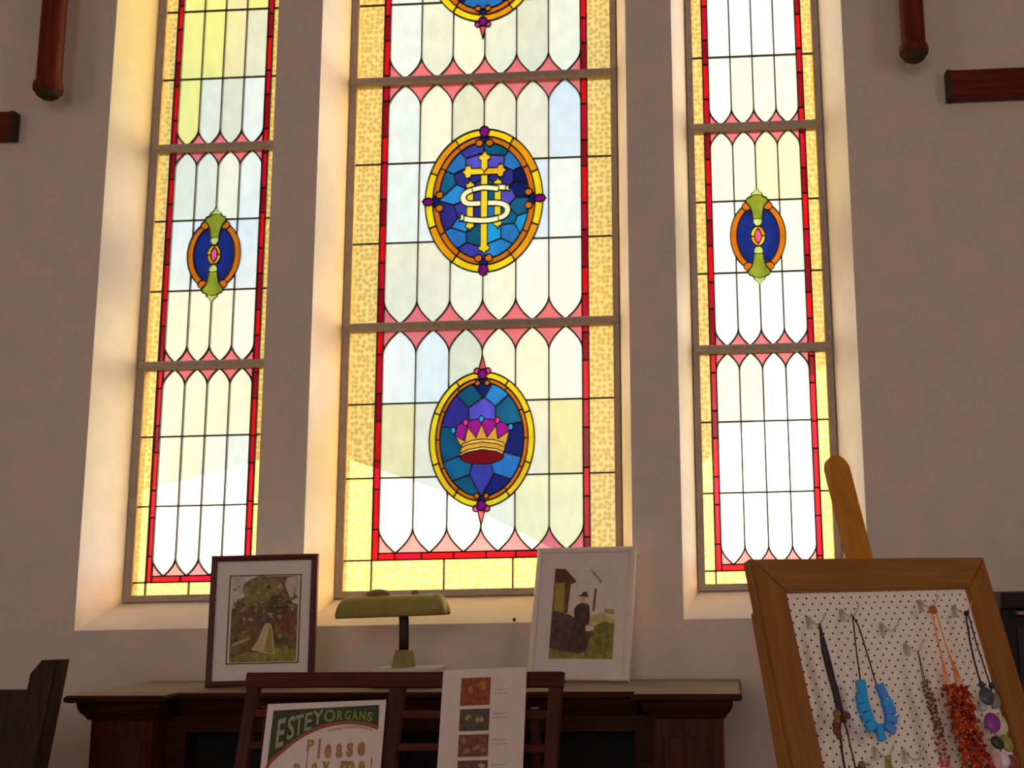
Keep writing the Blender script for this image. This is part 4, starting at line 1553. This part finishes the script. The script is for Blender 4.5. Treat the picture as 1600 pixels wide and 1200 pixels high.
# necklaces -------------------------------------------------------------------
def necklace(u, v, label):
    t = empty('necklace', mat=BMAT @ Matrix.Translation((u, -.03, -v)))
    return tag(t, label, 'necklace', 'necklaces on the pegboard')
def rel(u0, v0, pts, off=0.0):
    return [(u - u0, -(o[0] if o else 0) + off, -(v - v0)) for u, v, *o in pts]
def cord(t, u0, v0, pts, r, m, name='cord', wob=0.0, seed=0):
    rr = random.Random(seed)
    p = spline(rel(u0, v0, pts), 5)
    p = [(x + rr.uniform(-wob, wob), y + rr.uniform(-wob, wob), z) for x, y, z in p]
    bm = BM()
    tube(bm, p, r, 6)
    return obj(name, bm, m, t, smooth=True)
BKC = paint('black_cord', (26, 14, 14), rough=.7, var=.2)
BRC = paint('brown_cord', (54, 24, 18), rough=.7, var=.2)
# bright blue blocks
u0, v0 = .1895, .1310
t = necklace(u0, v0, 'necklace of chunky bright blue beads on dark cord')
cord(t, u0, v0, [(.1895, .131), (.1850, .160), (.1795, .1963), (.1750, .230), (.1710, .262), (.1665, .285), (.1600, .300), (.1610, .327), (.1700, .350), (.1843, .358), (.2030, .352), (.2150, .335), (.2170, .310), (.2120, .285), (.2063, .2677), (.2035, .225), (.2014, .1942), (.198, .155), (.1895, .131)], .0016, BKC)
BB = paint('blue_bead', (36, 112, 186), rough=.4, var=.1, raw=(.02, .40, .92))
BB2 = paint('violet_blue_bead', (58, 98, 200), rough=.4, var=.1, raw=(.06, .30, .95))
def block(t, u, v, hw, hh, rot, m):
    bm = BM()
    box(bm, -hw, hw, -.008, .004, -hh, hh, .0025)
    o = obj('bead', bm, m, t, smooth=False)
    o.matrix_basis = Matrix.Translation((u - u0, -.003, -(v - v0))) @ Matrix.Rotation(radians(rot), 4, 'Y')
for u, v, hw, hh, rot, m in ((.1663, .2735, .0088, .0150, 4, BB), (.1610, .2945, .0120, .0085, -2, BB), (.1602, .3110, .0125, .0080, -6, BB), (.1622, .3275, .0125, .0080, -16, BB), (.1672, .3445, .0118, .0095, -30, BB),
                             (.1843, .3590, .0078, .0158, -2, BB), (.2112, .2830, .0084, .0148, -12, BB2), (.2166, .3060, .0118, .0070, 2, BB), (.2180, .3195, .0122, .0075, 6, BB2), (.2166, .3355, .0125, .0078, 18, BB2), (.2085, .3520, .0125, .0080, 36, BB2)):
    block(t, u, v, hw, hh, rot, m)
# dark cord bundle with rough pendants
u0, v0 = .1075, .1440
t = necklace(u0, v0, 'dark navy and black cord necklace with rough brown knots at the board\'s left')
NAVC = paint('navy_cord', (34, 26, 30), rough=.6, var=.3)
for k, dx in enumerate((-.0055, -.002, .0015, .005)):
    cord(t, u0, v0, [(.1078, .145), (.1065 + dx * .5, .175), (.1062 + dx, .20), (.1078 + dx, .245), (.1098 + dx, .285), (.1095 + dx, .322)], .0027, NAVC if k % 2 else BKC, wob=.0006, seed=k)
cord(t, u0, v0, [(.1060, .322), (.1000, .345), (.0955, .375), (.0918, .41), (.090, .46)], .0024, BKC, wob=.0008, seed=8)
cord(t, u0, v0, [(.1120, .322), (.1145, .345), (.1148, .375), (.1145, .411), (.114, .46)], .0019, BRC, wob=.0005, seed=9)
RB = paint('rough_brown', (56, 28, 16), rough=.8, var=.4)
RO = paint('rough_ochre', (74, 48, 22), rough=.8, var=.4)
r = random.Random(7)
def nug(t, u, v, s, m, name='nugget', y=-.004, q=None):
    bm = BM()
    ball(bm, (0, 0, 0), s * (.8 + .5 * r.random()), s * .8, s * (.8 + .5 * r.random()), 8, 6, r.random() * 3)
    for vv in bm.verts:
        vv.co *= 1 + r.uniform(-.18, .18)
    o = obj(name, bm, m, t, smooth=False)
    o.location = (u - u0, y, -(v - v0))
for u, v, s, m in ((.1165, .321, .0085, RB), (.1215, .3235, .006, RB), (.1085, .328, .007, DARK), (.0985, .318, .007, RO), (.0945, .330, .008, RO), (.0905, .3385, .0078, RB), (.0895, .349, .0075, RB), (.092, .359, .0065, RB), (.1275, .414, .009, RO), (.124, .425, .01, RB)):
    nug(t, u, v, s, m)
# slim necklace of small beads
u0, v0 = .3262, .2065
t = necklace(u0, v0, 'slim necklace of small green, brown and pink beads left of the coral one')
cord(t, u0, v0, [(.3258, .207), (.3232, .235), (.3196, .268)], .0011, BRC)
cord(t, u0, v0, [(.3262, .207), (.3262, .235), (.3245, .268)], .0011, BRC)
SB = [paint('seed_green', (52, 50, 18), rough=.35, var=.2), paint('seed_brown', (62, 32, 15), rough=.35, var=.2), paint('seed_olive', (76, 60, 28), rough=.35, var=.2), paint('seed_pink', (112, 66, 58), rough=.35, var=.2), paint('seed_maroon', (70, 20, 17), rough=.35, var=.2), paint('seed_red', (118, 24, 19), rough=.35, var=.2)]
protos = {}
def bead(t, u, v, y, s, m, sq=1.0, name='bead'):
    """small bead; copies share one mesh per colour"""
    if m.name not in protos:
        bm = BM()
        bmesh.ops.create_icosphere(bm, subdivisions=2, radius=1.0)
        protos[m.name] = obj(name, bm, m, t, smooth=True)
        o = protos[m.name]
    else:
        o = protos[m.name].copy()
        o.name = name
        COL.objects.link(o)
        o.parent = t
    o.location = (u - u0, y, -(v - v0))
    o.scale = (s, s, s * sq)
rb = random.Random(5)
for k in range(92):
    f = (k // 4) / 22.0
    v = .270 + f * .168
    c = .3218 + .0035 * sin(f * 4.0) - (.004 * (f > .2) * (f - .2))
    w = .0055 + .004 * min(1, f * 1.6)
    u = c + w * (-1 + 2 * (k % 4) / 3.0) + rb.uniform(-.0015, .0015)
    pool = ([0, 0, 2] if f < .12 else [1, 2, 1, 1, 0, 4] if f < .55 else [3, 4, 1, 3, 4] if f < .9 else [5, 5, 3])
    bead(t, u, v + rb.uniform(-.002, .002), rb.uniform(-.006, .003), rb.uniform(.0026, .0038), SB[rb.choice(pool)])
# orange coral strands
u0, v0 = .3925, .1170
t = necklace(u0, v0, 'thick orange-red coral chip necklace of many strands')
ORC = paint('orange_cord', (168, 72, 34), rough=.6, var=.2)
RDC = paint('red_orange_cord', (176, 60, 36), rough=.6, var=.2)
bm = BM()
ball(bm, (-.003, -.003, -.008), .009, .008, .009, 10, 8)
o = obj('knot', bm, paint('knot_orange', (98, 42, 13), rough=.7, var=.3), t)
for k in range(9):
    f = k / 8.0
    if f < .5:
        pts = [(.3890, .121), (.3860 + .003 * f, .145), (.3820 + .004 * f, .19), (.3800 + .008 * f, .232), (.3650 + .05 * f, .285)]
    else:
        pts = [(.3965, .123), (.3985 + .001 * f, .15), (.4000 + .001 * f, .199), (.4010 + .011 * (f - .5) * 2, .2549), (.3930 + .025 * (f - .5) * 2, .293)]
    cord(t, u0, v0, pts, .0011, ORC if k % 3 else RDC, name='strand', wob=.0005, seed=k)
CO = [paint('coral_red', (100, 24, 7), rough=.35, var=.25), paint('coral_dark', (70, 14, 5), rough=.35, var=.25), paint('coral_orange', (120, 40, 9), rough=.35, var=.25)]
def coral_pos(rr):
    f = rr.random()
    v = .283 + f * .170
    c = .391 + .006 * f
    w = .027 + .004 * f
    x = rr.uniform(-1, 1)
    return c + w * x, v + .006 * x, f
for k in range(99):
    u, v, f = coral_pos(rb)
    bead(t, u, v, rb.uniform(-.013, -.007), rb.uniform(.0030, .0046), CO[rb.choice((0, 0, 1, 2))], rb.uniform(.7, 1.4))
bm = BM()
for k in range(520):
    u, v, f = coral_pos(rb)
    s = rb.uniform(.0028, .0044)
    m = Matrix.Translation((u - u0, rb.uniform(-.010, .010), -(v - v0))) @ Matrix.Rotation(rb.random() * 3, 4, 'Y') @ Matrix.Diagonal((s, s, s * rb.uniform(.7, 1.6), 1))
    n0 = len(bm.faces)
    bmesh.ops.create_icosphere(bm, subdivisions=1, radius=1.0, matrix=m)
    bm.faces.ensure_lookup_table()
    mi = rb.choice((0, 0, 1, 1, 2))
    for f_ in bm.faces[n0:]:
        f_.material_index = mi
o = obj('chip_mass', bm, CO, t)
o['kind'] = 'stuff'
# disc bead necklace
u0, v0 = .4765, .1310
t = necklace(u0, v0, 'necklace of big mixed disc beads, purple, cream and black, at the board\'s right')
bm = BM()
ball(bm, (-.001, -.002, -.004), .006, .006, .006, 10, 8)
obj('knot', bm, BKC, t)
cord(t, u0, v0, [(.4745, .134), (.4690, .170), (.4640, .208), (.4620, .245), (.4615, .285)], .0021, BKC, wob=.0005, seed=1)
cord(t, u0, v0, [(.4785, .135), (.4815, .150), (.4805, .19), (.4815, .2151), (.4840, .255), (.4848, .288)], .0017, BKC, wob=.0005, seed=2)
def disc(u, v, rx, rz, rgb, rot=0, y=-.004, nm='disc_bead'):
    bm = BM()
    ball(bm, (0, 0, 0), rx, .0055, rz, 20, 10)
    o = obj(nm, bm, paint('disc_%d_%d_%d' % rgb, tuple(int(q * .82) for q in rgb), rough=.3, var=.12, scale=40), t, smooth=True)
    o.matrix_basis = Matrix.Translation((u - u0, y, -(v - v0))) @ Matrix.Rotation(radians(rot), 4, 'Y')
disc(.4600, .2840, .007, .008, (36, 30, 28))
disc(.4850, .2870, .007, .007, (34, 28, 22))
disc(.4590, .3080, .0190, .0185, (46, 42, 44), y=-.010)
disc(.4845, .3160, .0150, .0170, (86, 74, 62), y=.0)
disc(.4460, .3290, .0100, .0070, (122, 112, 98), y=-.004)
disc(.4545, .3600, .0205, .0195, (96, 30, 78), rot=-20, y=-.010)
disc(.4800, .3640, .0180, .0215, (146, 122, 92), rot=-14, y=-.002)
disc(.4700, .3800, .0120, .0060, (130, 108, 88), rot=30, y=.002)
disc(.4560, .3985, .0165, .0125, (34, 28, 18), rot=28, y=-.006)
disc(.4820, .4010, .0145, .0180, (104, 86, 36), rot=-24, y=-.003)
disc(.4430, .4215, .0130, .0110, (136, 116, 100), y=-.005)
disc(.4590, .4330, .0140, .0140, (160, 124, 158), y=-.008)
disc(.4800, .4380, .0150, .0150, (92, 36, 28), y=-.004)
disc(.4260, .4350, .0100, .0160, (150, 96, 94), y=-.026)
# small green necklace at the bottom
u0, v0 = .1905, .4020
t = necklace(u0, v0, 'small olive green cord necklace hanging low on the board')
GC = paint('olive_cord', (78, 70, 24), rough=.7, var=.25)
for k, dx in enumerate((-.006, -.002, .003, .007)):
    cord(t, u0, v0, [(.1905 + dx * .4, .403), (.1885 + dx, .42), (.1880 + dx * 1.6, .45), (.188 + dx * 1.8, .49)], .0021, GC, wob=.0007, seed=k + 30)
bm = BM()
ball(bm, (0, -.002, -.004), .007, .006, .006, 9, 7)
obj('knot', bm, GC, t)

# nail head on the sill
nl = empty('nail_head', (-.6500, 4.012, 1.4000))
bm = BM()
lathe(bm, [(.001, -.012), (.0035, -.012), (.0055, .002), (.004, .006), (.001, .007)], 12)
o = obj('nail_head', bm, DARK)
bpy.data.objects.remove(nl)
o.location = (-.742, 4.012, 1.402)
tag(o, 'small dark nail head on the sill between the lamp and the white framed photo', 'nail')
